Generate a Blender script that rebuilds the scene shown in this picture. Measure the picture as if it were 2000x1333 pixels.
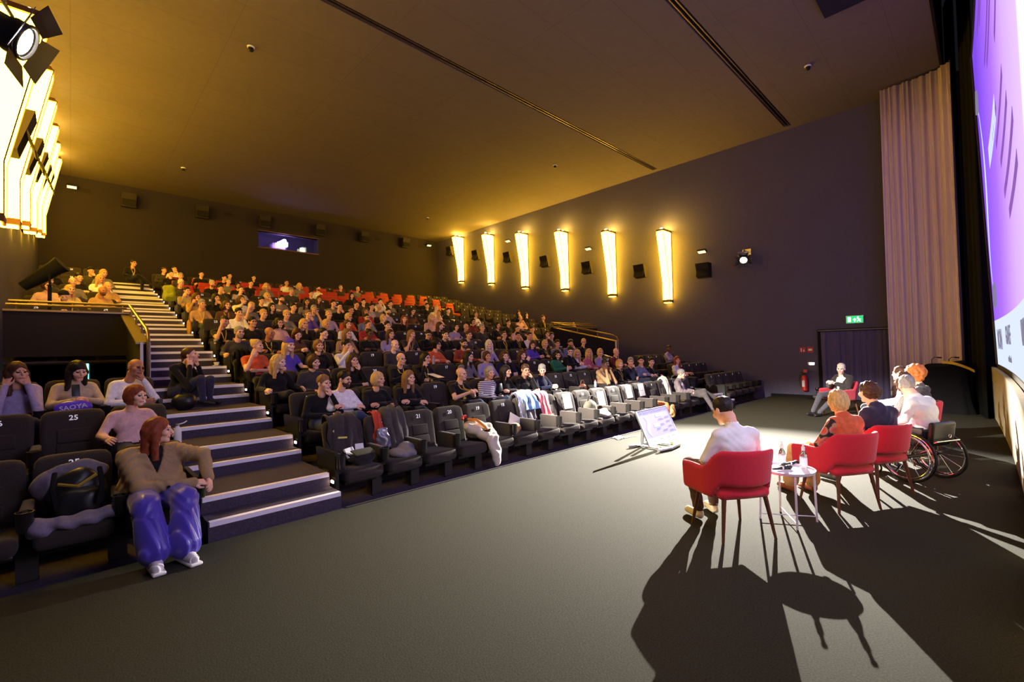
import bpy, math, random
import numpy as np
from mathutils import Matrix, Vector
R = math.radians
random.seed(7)
rng = np.random.RandomState(5)
for o in list(bpy.data.objects):
    bpy.data.objects.remove(o)
scene = bpy.context.scene
col = scene.collection

# ------------------------------------------------------------------ camera
F_PX = 891.4
CAM_H = 1.70
def cam_basis(yaw, pitch, roll):
    f = np.array([math.cos(yaw) * math.cos(pitch), math.sin(yaw) * math.cos(pitch), math.sin(pitch)])
    r = np.array([math.sin(yaw), -math.cos(yaw), 0.0]); d = np.cross(f, r)
    c, s = math.cos(roll), math.sin(roll)
    return np.array([c * r + s * d, -s * r + c * d, f])
CB = cam_basis(R(45.97), R(1.212), R(1.283))
CAMP = np.array([0, 0, CAM_H])
cam = bpy.data.cameras.new('camera')
cam.sensor_width = 36.0
cam.lens = F_PX / 2000 * 36.0
cam.clip_start = 0.05
cam.clip_end = 200
camo = bpy.data.objects.new('camera', cam)
col.objects.link(camo)
m = Matrix.Identity(4)
for i in range(3):
    m[i][0] = CB[0][i]; m[i][1] = -CB[1][i]; m[i][2] = -CB[2][i]
m.translation = (0, 0, CAM_H)
camo.matrix_world = m
scene.camera = camo
def pray(px, py):
    return np.array([(px - 1000) / F_PX, (py - 666.5) / F_PX, 1.0]) @ CB
def on_z(px, py, z=0.0):
    d = pray(px, py); return CAMP + d * (z - CAM_H) / d[2]
def on_y(px, py, y):
    d = pray(px, py); return CAMP + d * y / d[1]
def on_x(px, py, x):
    d = pray(px, py); return CAMP + d * x / d[0]

# ------------------------------------------------------------------ world, lights, exposure
scene.view_settings.view_transform = 'Standard'
scene.view_settings.look = 'None'
scene.view_settings.exposure = EXPOSURE = 1.6
scene.view_settings.gamma = 1.0
scene.view_settings.use_curve_mapping = False
world = bpy.data.worlds.new('world')
scene.world = world
world.use_nodes = True
world.node_tree.nodes['Background'].inputs[0].default_value = (0.55, 0.5, 0.65, 1)
world.node_tree.nodes['Background'].inputs[1].default_value = 0.004
def add_spot(name, loc, target, watts, colr, size, blend, radius=0.06, wide=1.0):
    l = bpy.data.lights.new(name, 'SPOT')
    l.energy = watts; l.color = colr; l.spot_size = R(size); l.spot_blend = blend; l.shadow_soft_size = radius
    o = bpy.data.objects.new(name, l); col.objects.link(o)
    o.location = loc
    d = Vector(target) - Vector(loc)
    o.rotation_euler = d.to_track_quat('-Z', 'Y').to_euler()
    o.scale = (wide, 1, 1)
    return o
SPOT_R = (16.20, 5.52, 4.56)
SPOT_L = (-0.27, 5.60, 4.42)
def beam_point(src, az, dep):
    d = src[2] / math.tan(R(dep)); return (src[0] + d * math.cos(R(az)), src[1] + d * math.sin(R(az)), 0.0)
AIM_R = beam_point(SPOT_R, 180 + 17, 25.0)
AIM_L = beam_point(SPOT_L, -12, 24.0)
add_spot('stage_spot_light_beam', SPOT_R, AIM_R, 30000, (1.0, 0.93, 0.83), 23.0, 1.0, 0.03, 2.4)
add_spot('stage_spot_light_beam', SPOT_L, AIM_L, 13500, (1.0, 0.93, 0.83), 25.0, 1.0, 0.03, 1.8)
LAMP_E = 13.0
SCREEN_E = 2.4

# ------------------------------------------------------------------ materials
def lin(c):
    out = []
    for v in c[:3]:
        v = v / 255.0
        out.append(v / 12.92 if v <= 0.04045 else ((v + 0.055) / 1.055) ** 2.4)
    return tuple(out) + (1.0,)
MATS = {}
def mat(name, c, rough=0.7, noise=0.0, nscale=40.0, bump=0.0, metal=0.0, spec=0.3, sheen=0.0, trans=0.0, emit=None, estr=0.0, alpha=1.0, stretch=None):
    key = (name,)
    if key in MATS:
        return MATS[key]
    mt = bpy.data.materials.new(name)
    mt.use_nodes = True
    nt = mt.node_tree
    b = nt.nodes['Principled BSDF']
    cl = lin(c)
    b.inputs['Base Color'].default_value = cl
    b.inputs['Roughness'].default_value = rough
    b.inputs['Metallic'].default_value = metal
    b.inputs['Specular IOR Level'].default_value = spec
    if sheen: b.inputs['Sheen Weight'].default_value = sheen
    if trans: b.inputs['Transmission Weight'].default_value = trans
    if alpha < 1: b.inputs['Alpha'].default_value = alpha
    if emit is not None:
        b.inputs['Emission Color'].default_value = lin(emit)
        b.inputs['Emission Strength'].default_value = estr
    if noise or bump:
        tc = nt.nodes.new('ShaderNodeTexCoord')
        nz = nt.nodes.new('ShaderNodeTexNoise')
        nz.inputs['Scale'].default_value = nscale
        nz.inputs['Detail'].default_value = 4
        nz.inputs['Roughness'].default_value = 0.65
        if stretch:
            mp = nt.nodes.new('ShaderNodeMapping'); mp.inputs['Scale'].default_value = stretch
            nt.links.new(tc.outputs['Object'], mp.inputs['Vector']); nt.links.new(mp.outputs['Vector'], nz.inputs['Vector'])
        else:
            nt.links.new(tc.outputs['Object'], nz.inputs['Vector'])
        if noise:
            rp = nt.nodes.new('ShaderNodeValToRGB')
            rp.color_ramp.elements[0].position = 0.3
            rp.color_ramp.elements[1].position = 0.7
            lo = tuple(max(0, v * (1 - noise)) for v in cl[:3]) + (1,)
            hi = tuple(min(1, v * (1 + noise)) for v in cl[:3]) + (1,)
            rp.color_ramp.elements[0].color = lo
            rp.color_ramp.elements[1].color = hi
            nt.links.new(nz.outputs['Fac'], rp.inputs['Fac'])
            nt.links.new(rp.outputs['Color'], b.inputs['Base Color'])
        if bump:
            bp = nt.nodes.new('ShaderNodeBump'); bp.inputs['Strength'].default_value = bump; bp.inputs['Distance'].default_value = 0.01
            nt.links.new(nz.outputs['Fac'], bp.inputs['Height']); nt.links.new(bp.outputs['Normal'], b.inputs['Normal'])
    MATS[key] = mt
    return mt
def emat(name, c, strength):
    return mat(name, (0, 0, 0), 0.5, emit=c, estr=strength)
def cloth(c, rough=0.85, sheen=0.15):
    n = 'cloth_%02x%02x%02x' % tuple(int(v) for v in c)
    return mat(n, c, rough, noise=0.18, nscale=24, bump=0.12, spec=0.15, sheen=sheen)

# ------------------------------------------------------------------ mesh building
def mesh_from(name, v, f, smooth=False):
    me = bpy.data.meshes.new(name)
    me.from_pydata([tuple(map(float, p)) for p in v], [], [tuple(int(i) for i in q) for q in f])
    if smooth:
        me.polygons.foreach_set('use_smooth', np.ones(len(me.polygons), bool))
    me.update()
    return me
def fast_mesh(name, V, Q, regions=None, smooth=True):
    """numpy verts, numpy quads -> mesh"""
    me = bpy.data.meshes.new(name)
    V = np.asarray(V, np.float32); Q = np.asarray(Q, np.int32)
    me.vertices.add(len(V)); me.vertices.foreach_set('co', V.ravel())
    nl = Q.shape[1]
    me.loops.add(Q.size); me.loops.foreach_set('vertex_index', Q.ravel())
    me.polygons.add(len(Q)); me.polygons.foreach_set('loop_start', np.arange(0, Q.size, nl, dtype=np.int32))
    me.polygons.foreach_set('loop_total', np.full(len(Q), nl, np.int32))
    if regions is not None:
        me.polygons.foreach_set('material_index', np.asarray(regions, np.int32))
    if smooth:
        me.polygons.foreach_set('use_smooth', np.ones(len(Q), bool))
    me.update(calc_edges=True); me.validate()
    return me
class MB:
    def __init__(s):
        s.v = []; s.f = []; s.m = []; s.cur = 0
    def add(s, v, f):
        o = len(s.v); s.v += [tuple(map(float, p)) for p in v]
        s.f += [tuple(i + o for i in q) for q in f]; s.m += [s.cur] * len(f)
        return s
    def box(s, c, d, rz=0.0, rx=0.0, ry=0.0):
        hx, hy, hz = d[0] / 2, d[1] / 2, d[2] / 2
        M = Matrix.Rotation(rz, 3, 'Z') @ Matrix.Rotation(ry, 3, 'Y') @ Matrix.Rotation(rx, 3, 'X')
        vs = []
        for x, y, z in ((-1, -1, -1), (1, -1, -1), (1, 1, -1), (-1, 1, -1), (-1, -1, 1), (1, -1, 1), (1, 1, 1), (-1, 1, 1)):
            p = M @ Vector((x * hx, y * hy, z * hz)); vs.append((p.x + c[0], p.y + c[1], p.z + c[2]))
        return s.add(vs, [(0, 3, 2, 1), (4, 5, 6, 7), (0, 1, 5, 4), (1, 2, 6, 5), (2, 3, 7, 6), (3, 0, 4, 7)])
    def bb(s, x0, x1, y0, y1, z0, z1):
        return s.box(((x0 + x1) / 2, (y0 + y1) / 2, (z0 + z1) / 2), (x1 - x0, y1 - y0, z1 - z0))
    def rbox(s, c, d, r=0.02, n=2, rz=0.0, rx=0.0, ry=0.0):
        """box with rounded edges: grid cube, corners pulled onto a radius"""
        h = np.array(d) / 2.0; r = min(r, h.min() * 0.999); inner = h - r
        M = np.array(Matrix.Rotation(rz, 3, 'Z') @ Matrix.Rotation(ry, 3, 'Y') @ Matrix.Rotation(rx, 3, 'X'))
        ts = np.tan(np.linspace(0, math.pi / 4, n + 1)) * r
        def coords(i):
            a = list(inner[i] + ts); return np.array([-q for q in reversed(a)] + a)
        vid = {}; vs = []; fs = []
        def vert(p):
            k = tuple(np.round(p, 6))
            if k in vid: return vid[k]
            q = np.clip(p, -inner, inner); dd = p - q; L = np.linalg.norm(dd)
            w = q + dd / L * r if L > 1e-9 else p
            vid[k] = len(vs); vs.append(tuple(M @ w + np.array(c))); return vid[k]
        for ax in range(3):
            a, b2 = (ax + 1) % 3, (ax + 2) % 3
            ca, cb = coords(a), coords(b2)
            for sg in (-1, 1):
                for i in range(len(ca) - 1):
                    for j in range(len(cb) - 1):
                        q = []
                        for (ii, jj) in ((i, j), (i + 1, j), (i + 1, j + 1), (i, j + 1)):
                            p = np.zeros(3); p[ax] = sg * h[ax]; p[a] = ca[ii]; p[b2] = cb[jj]; q.append(vert(p))
                        if len(set(q)) < 3: continue
                        fs.append(tuple(q) if sg > 0 else tuple(reversed(q)))
        return s.add(vs, fs)
    def cyl(s, p0, p1, r0, r1=None, n=12, caps=True):
        if r1 is None: r1 = r0
        return s.tube([p0, p1], [r0, r1], n, caps)
    def tube(s, path, r, n=8, caps=True, closed=False):
        P = [Vector(p) for p in path]; k = len(P)
        rr = r if isinstance(r, (list, tuple)) else [r] * k
        vs = []; fs = []
        up = None
        for i in range(k):
            a = P[(i - 1) % k] if (i > 0 or closed) else P[i]
            b = P[(i + 1) % k] if (i < k - 1 or closed) else P[i]
            t = (b - a).normalized()
            if up is None:
                up = t.orthogonal().normalized()
            u = (up - t * up.dot(t))
            u = u.normalized() if u.length > 1e-6 else t.orthogonal().normalized()
            up = u; w = t.cross(u)
            for j in range(n):
                an = 2 * math.pi * j / n
                vs.append(P[i] + (u * math.cos(an) + w * math.sin(an)) * rr[i])
        m2 = k if closed else k - 1
        for i in range(m2):
            i2 = (i + 1) % k
            for j in range(n):
                j2 = (j + 1) % n
                fs.append((i * n + j, i * n + j2, i2 * n + j2, i2 * n + j))
        if caps and not closed:
            fs.append(tuple(range(n - 1, -1, -1))); fs.append(tuple((k - 1) * n + j for j in range(n)))
        return s.add(vs, fs)
    def lathe(s, prof, c=(0, 0, 0), n=16, caps=True):
        vs = []; fs = []; k = len(prof)
        for (r, z) in prof:
            for j in range(n):
                an = 2 * math.pi * j / n
                vs.append((c[0] + r * math.cos(an), c[1] + r * math.sin(an), c[2] + z))
        for i in range(k - 1):
            for j in range(n):
                j2 = (j + 1) % n
                fs.append((i * n + j, i * n + j2, (i + 1) * n + j2, (i + 1) * n + j))
        if caps:
            fs.append(tuple(range(n - 1, -1, -1))); fs.append(tuple((k - 1) * n + j for j in range(n)))
        return s.add(vs, fs)
    def prism(s, poly, z0, z1, axis='z'):
        n = len(poly); vs = []
        for zz in (z0, z1):
            for (a, b) in poly:
                vs.append({'z': (a, b, zz), 'y': (a, zz, b), 'x': (zz, a, b)}[axis])
        fs = [tuple(range(n - 1, -1, -1)), tuple(range(n, 2 * n))]
        for i in range(n):
            j = (i + 1) % n; fs.append((i, j, n + j, n + i))
        return s.add(vs, fs)
    def sheet(s, grid, thick=0.0):
        """grid[i][j] of points; closed double-sided sheet when thick > 0"""
        G = np.array(grid, float); a, b = G.shape[:2]
        if thick:
            du = np.gradient(G, axis=0); dv = np.gradient(G, axis=1)
            nn = np.cross(du, dv); nn /= (np.linalg.norm(nn, axis=2, keepdims=True) + 1e-9)
            G2 = G + nn * thick
        vs = [tuple(p) for p in G.reshape(-1, 3)]; fs = []
        for i in range(a - 1):
            for j in range(b - 1):
                fs.append((i * b + j, i * b + j + 1, (i + 1) * b + j + 1, (i + 1) * b + j))
        if thick:
            o = a * b; vs += [tuple(p) for p in G2.reshape(-1, 3)]
            for i in range(a - 1):
                for j in range(b - 1):
                    fs.append((o + i * b + j, o + (i + 1) * b + j, o + (i + 1) * b + j + 1, o + i * b + j + 1))
            ring = [i * b for i in range(a)] + [(a - 1) * b + j for j in range(1, b)] + [i * b + b - 1 for i in range(a - 2, -1, -1)] + [j for j in range(b - 2, 0, -1)]
            for q in range(len(ring)):
                p0, p1 = ring[q], ring[(q + 1) % len(ring)]
                fs.append((p0, p1, o + p1, o + p0))
        return s.add(vs, fs)
    def mesh(s, name, smooth=False):
        me = mesh_from(name, s.v, s.f, smooth)
        if any(s.m):
            me.polygons.foreach_set('material_index', np.array(s.m, np.int32))
        return me
def smooth_by_angle(me, deg=40):
    me.polygons.foreach_set('use_smooth', np.ones(len(me.polygons), bool))
    try:
        me.set_sharp_from_angle(angle=R(deg))
    except Exception:
        pass
def obj(name, me, mats=None, parent=None, loc=None, rz=None):
    if isinstance(me, MB):
        me = me.mesh(name); smooth_by_angle(me)
    if mats is not None and me is not None and len(me.materials) == 0:
        for q in (mats if isinstance(mats, (list, tuple)) else [mats]):
            me.materials.append(q)
    o = bpy.data.objects.new(name, me); col.objects.link(o)
    if parent is not None: o.parent = parent
    if loc is not None: o.location = loc
    if rz is not None: o.rotation_euler = (0, 0, rz)
    return o
def tag(o, label=None, cat=None, group=None, kind=None):
    if label: o['label'] = label
    if cat: o['category'] = cat
    if group: o['group'] = group
    if kind: o['kind'] = kind
    return o
def thing(name, label, cat, loc=(0, 0, 0), rz=0.0, group=None):
    o = bpy.data.objects.new(name, None); col.objects.link(o)
    o.empty_display_size = 0.1
    o.location = loc; o.rotation_euler = (0, 0, rz)
    return tag(o, label, cat, group)
def struct(name, me, mats, parent=None, label=None):
    o = obj(name, me, mats, parent)
    if parent is None: tag(o, label, None, None, 'structure')
    return o
def word(n):
    return ['first', 'second', 'third', 'fourth', 'fifth', 'sixth', 'seventh', 'eighth', 'ninth', 'tenth', 'eleventh', 'twelfth', 'thirteenth', 'fourteenth', 'fifteenth', 'sixteenth', 'seventeenth', 'eighteenth', 'nineteenth', 'twentieth', 'twenty-first', 'twenty-second', 'twenty-third', 'twenty-fourth', 'twenty-fifth', 'twenty-sixth'][n]
TEXT_CACHE = {}
def text_mesh(txt, size, bold=0.0, extrude=0.0015):
    key = (txt, size, bold)
    if key in TEXT_CACHE: return TEXT_CACHE[key]
    c = bpy.data.curves.new('lettering', 'FONT')
    c.body = txt; c.size = size; c.align_x = 'CENTER'; c.align_y = 'CENTER'; c.extrude = extrude; c.offset = bold; c.resolution_u = 2
    o = bpy.data.objects.new('lettering_source', c); col.objects.link(o)
    dg = bpy.context.evaluated_depsgraph_get()
    me = bpy.data.meshes.new_from_object(o.evaluated_get(dg))
    bpy.data.objects.remove(o); bpy.data.curves.remove(c)
    TEXT_CACHE[key] = me
    return me
def basis_mat(loc, xdir, ydir):
    x = Vector(xdir).normalized(); y = Vector(ydir); y = (y - x * y.dot(x)).normalized(); z = x.cross(y)
    M = Matrix((x, y, z)).transposed().to_4x4(); M.translation = loc
    return M

# ------------------------------------------------------------------ dimensions
XL, XR, YB, ZC = -0.86, 16.76, 23.84, 8.69
SX0, SX1 = 0.91, 2.17            # stairs on the left
TX0, TX1 = 12.52, 13.72          # stairs on the right
PITCH, RISE = 1.205, 0.301
NROW = 15
def zrow(k): return -0.11 + RISE * k
def yseat(k): return 5.55 + PITCH * k
def yedge(k): return 6.02 + PITCH * (k - 1)
EDGE_Y = 4.98

# ------------------------------------------------------------------ setting
M_CARPET = mat('dark_carpet', (48, 47, 39), 0.95, noise=0.35, nscale=90, bump=0.25, spec=0.1)
M_STEPC = mat('step_carpet', (72, 66, 80), 0.9, noise=0.25, nscale=60, bump=0.15, spec=0.15)
M_WALLR = mat('navy_wall_fabric', (86, 82, 100), 0.92, noise=0.12, nscale=30, bump=0.12, spec=0.12)
M_WALLB = mat('dark_plum_wall', (44, 39, 43), 0.92, noise=0.10, nscale=30, bump=0.1, spec=0.12)
M_NAVY = mat('dark_navy_panel', (26, 24, 44), 0.85, noise=0.1, nscale=30, spec=0.15)
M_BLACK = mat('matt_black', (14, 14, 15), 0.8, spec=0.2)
M_BLACKCLOTH = mat('black_drape', (20, 20, 21), 0.95, noise=0.2, nscale=30, spec=0.08)
M_METAL = mat('brushed_steel', (190, 188, 190), 0.35, metal=1.0)
M_RAIL = mat('bronze_rail', (126, 110, 92), 0.42, metal=0.85)
M_NOSE = mat('aluminium_nosing', (240, 236, 246), 0.5, metal=0.0, spec=0.5, noise=0.06, nscale=80)
M_WHITE = mat('white_paint', (225, 224, 222), 0.5)
M_DKPLASTIC = mat('dark_plastic', (26, 25, 25), 0.42, spec=0.45)

# ceiling material with faint board seams
def ceiling_mat():
    mt = mat('ceiling_boards', (102, 92, 87), 0.9, spec=0.15)
    nt = mt.node_tree; b = nt.nodes['Principled BSDF']
    tc = nt.nodes.new('ShaderNodeTexCoord'); br = nt.nodes.new('ShaderNodeTexBrick')
    br.offset = 0.0
    br.inputs['Scale'].default_value = 1.0
    br.inputs['Brick Width'].default_value = 2.5
    br.inputs['Row Height'].default_value = 1.25
    br.inputs['Mortar Size'].default_value = 0.006
    br.inputs['Color1'].default_value = lin((102, 92, 87)); br.inputs['Color2'].default_value = lin((104, 94, 89)); br.inputs['Mortar'].default_value = lin((89, 80, 75))
    nt.links.new(tc.outputs['Object'], br.inputs['Vector'])
    nz = nt.nodes.new('ShaderNodeTexNoise'); nz.inputs['Scale'].default_value = 8
    mx = nt.nodes.new('ShaderNodeMix'); mx.data_type = 'RGBA'; mx.blend_type = 'MULTIPLY'
    mx.inputs['Factor'].default_value = 0.18
    nt.links.new(tc.outputs['Object'], nz.inputs['Vector'])
    nt.links.new(br.outputs['Color'], mx.inputs['A']); nt.links.new(nz.outputs['Fac'], mx.inputs['B'])
    nt.links.new(mx.outputs['Result'], b.inputs['Base Color'])
    return mt
M_CEIL = ceiling_mat()

# stage floor with the sunken strip of the front row and the terraces as its pieces
fl = struct('floor', MB().bb(XL, XR, -1.2, EDGE_Y, -0.4, 0.0), M_CARPET, label='dark grey carpeted stage floor in front of the seats')
terr = lambda x0, x1, y0, y1, z0, z1: obj('terrace', MB().bb(x0, x1, y0, y1, z0, z1), M_STEPC, fl)
terr(XL, SX0, EDGE_Y, yedge(1), -0.5, zrow(0)); terr(SX1, TX0, EDGE_Y, yedge(1), -0.5, zrow(0)); terr(TX1, XR, EDGE_Y, yedge(1), -0.5, zrow(0))
for k in range(1, NROW):
    y1 = yedge(k + 1) if k < NROW - 1 else YB
    terr(SX1, TX0 if k < 11 else TX1, yedge(k), y1, zrow(k) - 0.6, zrow(k))
    if k < 3 or k >= 6:
        y0 = yedge(k) if k != 6 else 12.02
        z0 = zrow(k) - 0.6 if k < 3 else max(zrow(k) - 0.4, 1.66)
        terr(XL, SX0, y0, y1, z0, zrow(k)); terr(TX1, XR, y0, y1, z0, zrow(k))
terr(XL, SX0, yedge(3), 15.5, -0.5, -0.1); terr(TX1, XR, yedge(3), 15.5, -0.5, -0.1)

# walls
struct('wall_left', MB().bb(XL - 0.3, XL, -1.2, YB + 0.3, -0.4, ZC + 0.1), M_WALLR, label='dark left side wall behind the row of amber lamps')
struct('wall_right', MB().bb(XR, XR + 0.3, -1.2, YB + 0.3, -0.4, ZC + 0.1), M_WALLR, label='dark navy right side wall with six amber lamps')
wx0, wx1, wz0, wz1 = 6.42, 9.24, 6.93, 7.70
wb = MB()
wb.bb(XL, wx0, YB, YB + 0.35, 0.5, ZC + 0.1); wb.bb(wx1, XR, YB, YB + 0.35, 0.5, ZC + 0.1)
wb.bb(wx0, wx1, YB, YB + 0.35, 0.5, wz0); wb.bb(wx0, wx1, YB, YB + 0.35, wz1, ZC + 0.1)
struct('wall_back', wb, M_WALLB, label='dark plum back wall above the last seat row')
# screen wall behind the stage (low plinth) is built with the screen
# ceiling in three strips with two recessed tracks
CY0 = 0.57
TRK = [(4.16, 0.20), (8.78, 0.20)]
cb = MB(); y = CY0
for (ty, tw) in TRK:
    cb.bb(-0.27, XR, y, ty - tw / 2, ZC, ZC + 0.25); y = ty + tw / 2
cb.bb(-0.27, XR, y, YB, ZC, ZC + 0.25)
cb.bb(XL, -0.27, CY0, YB, ZC + 0.10, ZC + 0.35)
ceil = struct('ceiling', cb, M_CEIL, label='flat ceiling over the whole auditorium')
for i, (ty, tw) in enumerate(TRK):
    tk = obj('ceiling_track', MB().bb(-0.27, XR - 0.25, ty - tw / 2, ty + tw / 2, ZC + 0.06, ZC + 0.2), M_BLACK, ceil)
    for dy in (-0.045, 0.045):
        obj('track_rail', MB().bb(-0.27, XR - 0.25, ty + dy - 0.012, ty + dy + 0.012, ZC + 0.005, ZC + 0.06), M_RAIL, tk)
    obj('track_end', MB().bb(XR - 0.25, XR, ty - tw / 2, ty + tw / 2, ZC, ZC + 0.25), M_CEIL, tk)
hp = MB().bb(8.9, 11.5, 1.15, 2.14, ZC - 0.10, ZC + 0.02)
obj('ceiling_hatch', hp, M_NAVY, ceil)
# black void above and beside the screen
struct('wall_front', MB().bb(XL, XR, -1.3, -1.2, -0.4, 11.5), M_BLACK, label='black wall behind the cinema screen')
struct('trim_1', MB().bb(XL, XR, CY0 - 0.05, CY0, ZC - 0.05, 11.0).bb(XL, XR, -1.2, CY0, 10.9, 11.0), M_BLACK, label='black upright strip closing the ceiling before the screen')
struct('baseboard_right', MB().bb(XR - 0.02, XR, 3.75, EDGE_Y, 0, 0.09), M_BLACK, label='black skirting at the foot of the right wall')

# ------------------------------------------------------------------ stairs
def staircase(x0, x1, label, nk=15):
    t = thing('staircase', label, 'stairs', ((x0 + x1) / 2, EDGE_Y, 0))
    w = x1 - x0
    for k in range(nk):
        for (ya, yb, z) in ((5.04, 5.36, 0.165), (5.36, 5.04 + PITCH, 0.32)):
            y0 = ya + PITCH * k - EDGE_Y; y1 = yb + PITCH * k - EDGE_Y; zt = z + 0.302 * k
            if y0 + EDGE_Y > YB - 0.2: continue
            y1 = min(y1, YB - EDGE_Y)
            st = obj('step', MB().bb(-w / 2, w / 2, y0, y1, max(zt - 0.5, -0.1 if k == 0 else -0.5), zt), M_STEPC, t)
            nb = MB()
            nb.bb(-w / 2 + 0.01, w / 2 - 0.01, y0 - 0.008, y0, zt - 0.042, zt + 0.004)
            nb.bb(-w / 2 + 0.01, w / 2 - 0.01, y0, y0 + 0.055, zt, zt + 0.004)
            obj('nosing', nb, M_NOSE, st)
    return t
staircase(SX0, SX1, 'carpeted stairs with bright metal nosings on the left of the seats')
staircase(TX0, TX1, 'carpeted stairs with metal nosings on the right of the seats', 10)

# ------------------------------------------------------------------ balcony parapets and rails over the two entrances
def balcony(side):
    left = side < 0
    xa, xb = (XL, 0.84) if left else (13.78, XR)
    nm = 'left' if left else 'right'
    b = MB().bb(xa, xb, 11.90, 12.02, 1.78, 2.60)
    w = struct('wall_balcony_' + nm, b, M_NAVY, label='dark navy balcony front above the %s entrance' % nm)
    obj('coping', MB().bb(xa, xb, 11.87, 12.05, 2.60, 2.635), M_RAIL, w)
    # stair-side wall sloping down to its end post
    x0, x1 = (0.80, 0.87) if left else (13.80, 13.87)
    ys, ye = 12.0, 9.0
    sw = struct('wall_stairside_' + nm, MB().prism([(ys, -0.3), (ys, 2.58), (ye, 1.93), (ye, -0.3)], x0, x1, 'x'), M_NAVY, label='dark sloping side wall between stairs and %s entrance' % nm)
    obj('coping', MB().prism([(ys, 2.58), (ys, 2.61), (ye, 1.96), (ye, 1.93)], *((x0 - 0.09, x1 + 0.005) if left else (x0 - 0.005, x1 + 0.09)), 'x'), M_RAIL, sw)
    for xx in (x0 - 0.02, x1 + 0.0):
        obj('end_post', MB().bb(xx - 0.018, xx + 0.018, ye - 0.03, ye + 0.02, -0.1, 1.95), mat('pale_post', (190, 180, 200), 0.5, metal=0.3), sw)
    # rails
    t = thing('handrail', 'bent tubular handrail running down beside the %s stairs and balcony front' % nm, 'handrail', (x0, 12, 2.6))
    o = np.array([x0, 12, 2.6])
    def tb(n, pts, r=0.024):
        obj(n, MB().tube([tuple(np.array(p) - o) for p in pts], r, 8), M_RAIL, t)
    s = 1 if left else -1
    xe = xa + 0.05 if left else xb - 0.05
    xc = (x0 + x1) / 2 + 0.02 * s
    tb('rail', [(xe, 12.12, 2.80), (xc - 0.12 * s, 12.12, 2.80), (xc, 12.02, 2.79), (xc, 11.9, 2.77), (xc, 9.15, 2.17), (xc, 9.0, 2.10), (xc, 8.93, 1.98), (xc, 8.93, 1.6), (xc, 8.99, 1.35)])
    tb('rail', [(xe - 0.02 * s, 11.93, 2.72), (xc - 0.05 * s, 11.93, 2.72)])
    for xx in np.linspace(xe + 0.1 * s, xc - 0.1 * s, 3):
        tb('rail_post', [(xx, 12.02, 2.62), (xx, 12.12, 2.79)], 0.014)
    for yy in (11.6, 10.7, 9.8):
        tb('rail_post', [(xc, yy, 2.58 - (12 - yy) * 0.2167), (xc, yy, 2.77 - (11.9 - yy) * 0.218)], 0.014)
    # entrance passage
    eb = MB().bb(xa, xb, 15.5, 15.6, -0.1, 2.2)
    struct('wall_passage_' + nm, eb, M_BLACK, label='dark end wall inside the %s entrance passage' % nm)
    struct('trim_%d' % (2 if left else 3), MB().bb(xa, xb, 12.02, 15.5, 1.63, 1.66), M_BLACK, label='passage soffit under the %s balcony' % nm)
balcony(-1); balcony(1)
M_TEAL = emat('cyan_tube', (90, 255, 235), 5.0)
for (px, py0, py1, lab) in ((31, 692, 708, 'short glowing cyan wall light at the far left of the entrance'), (169, 700, 742, 'tall glowing cyan wall light beside the entrance')):
    yy = 14.6; p = on_y(px, py0, yy); q = on_y(px, py1, yy)
    t = thing('wall_light', lab, 'light', (p[0], yy, q[2]))
    obj('housing', MB().bb(-0.06, 0.06, 0.03, 0.06, -0.03, p[2] - q[2] + 0.03), M_BLACK, t)
    obj('tube', MB().cyl((0, 0, 0), (0, 0, p[2] - q[2]), 0.035, n=10), M_TEAL, t)
p = on_y(147, 692, 12.6)
tag(obj('smoke_detector', MB().lathe([(0.05, 0), (0.06, 0.03), (0.05, 0.06)], (0, 0, -0.06)), M_WHITE, None, (p[0], 12.6, 1.63)), 'small round white detector under the balcony soffit', 'detector')

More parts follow.
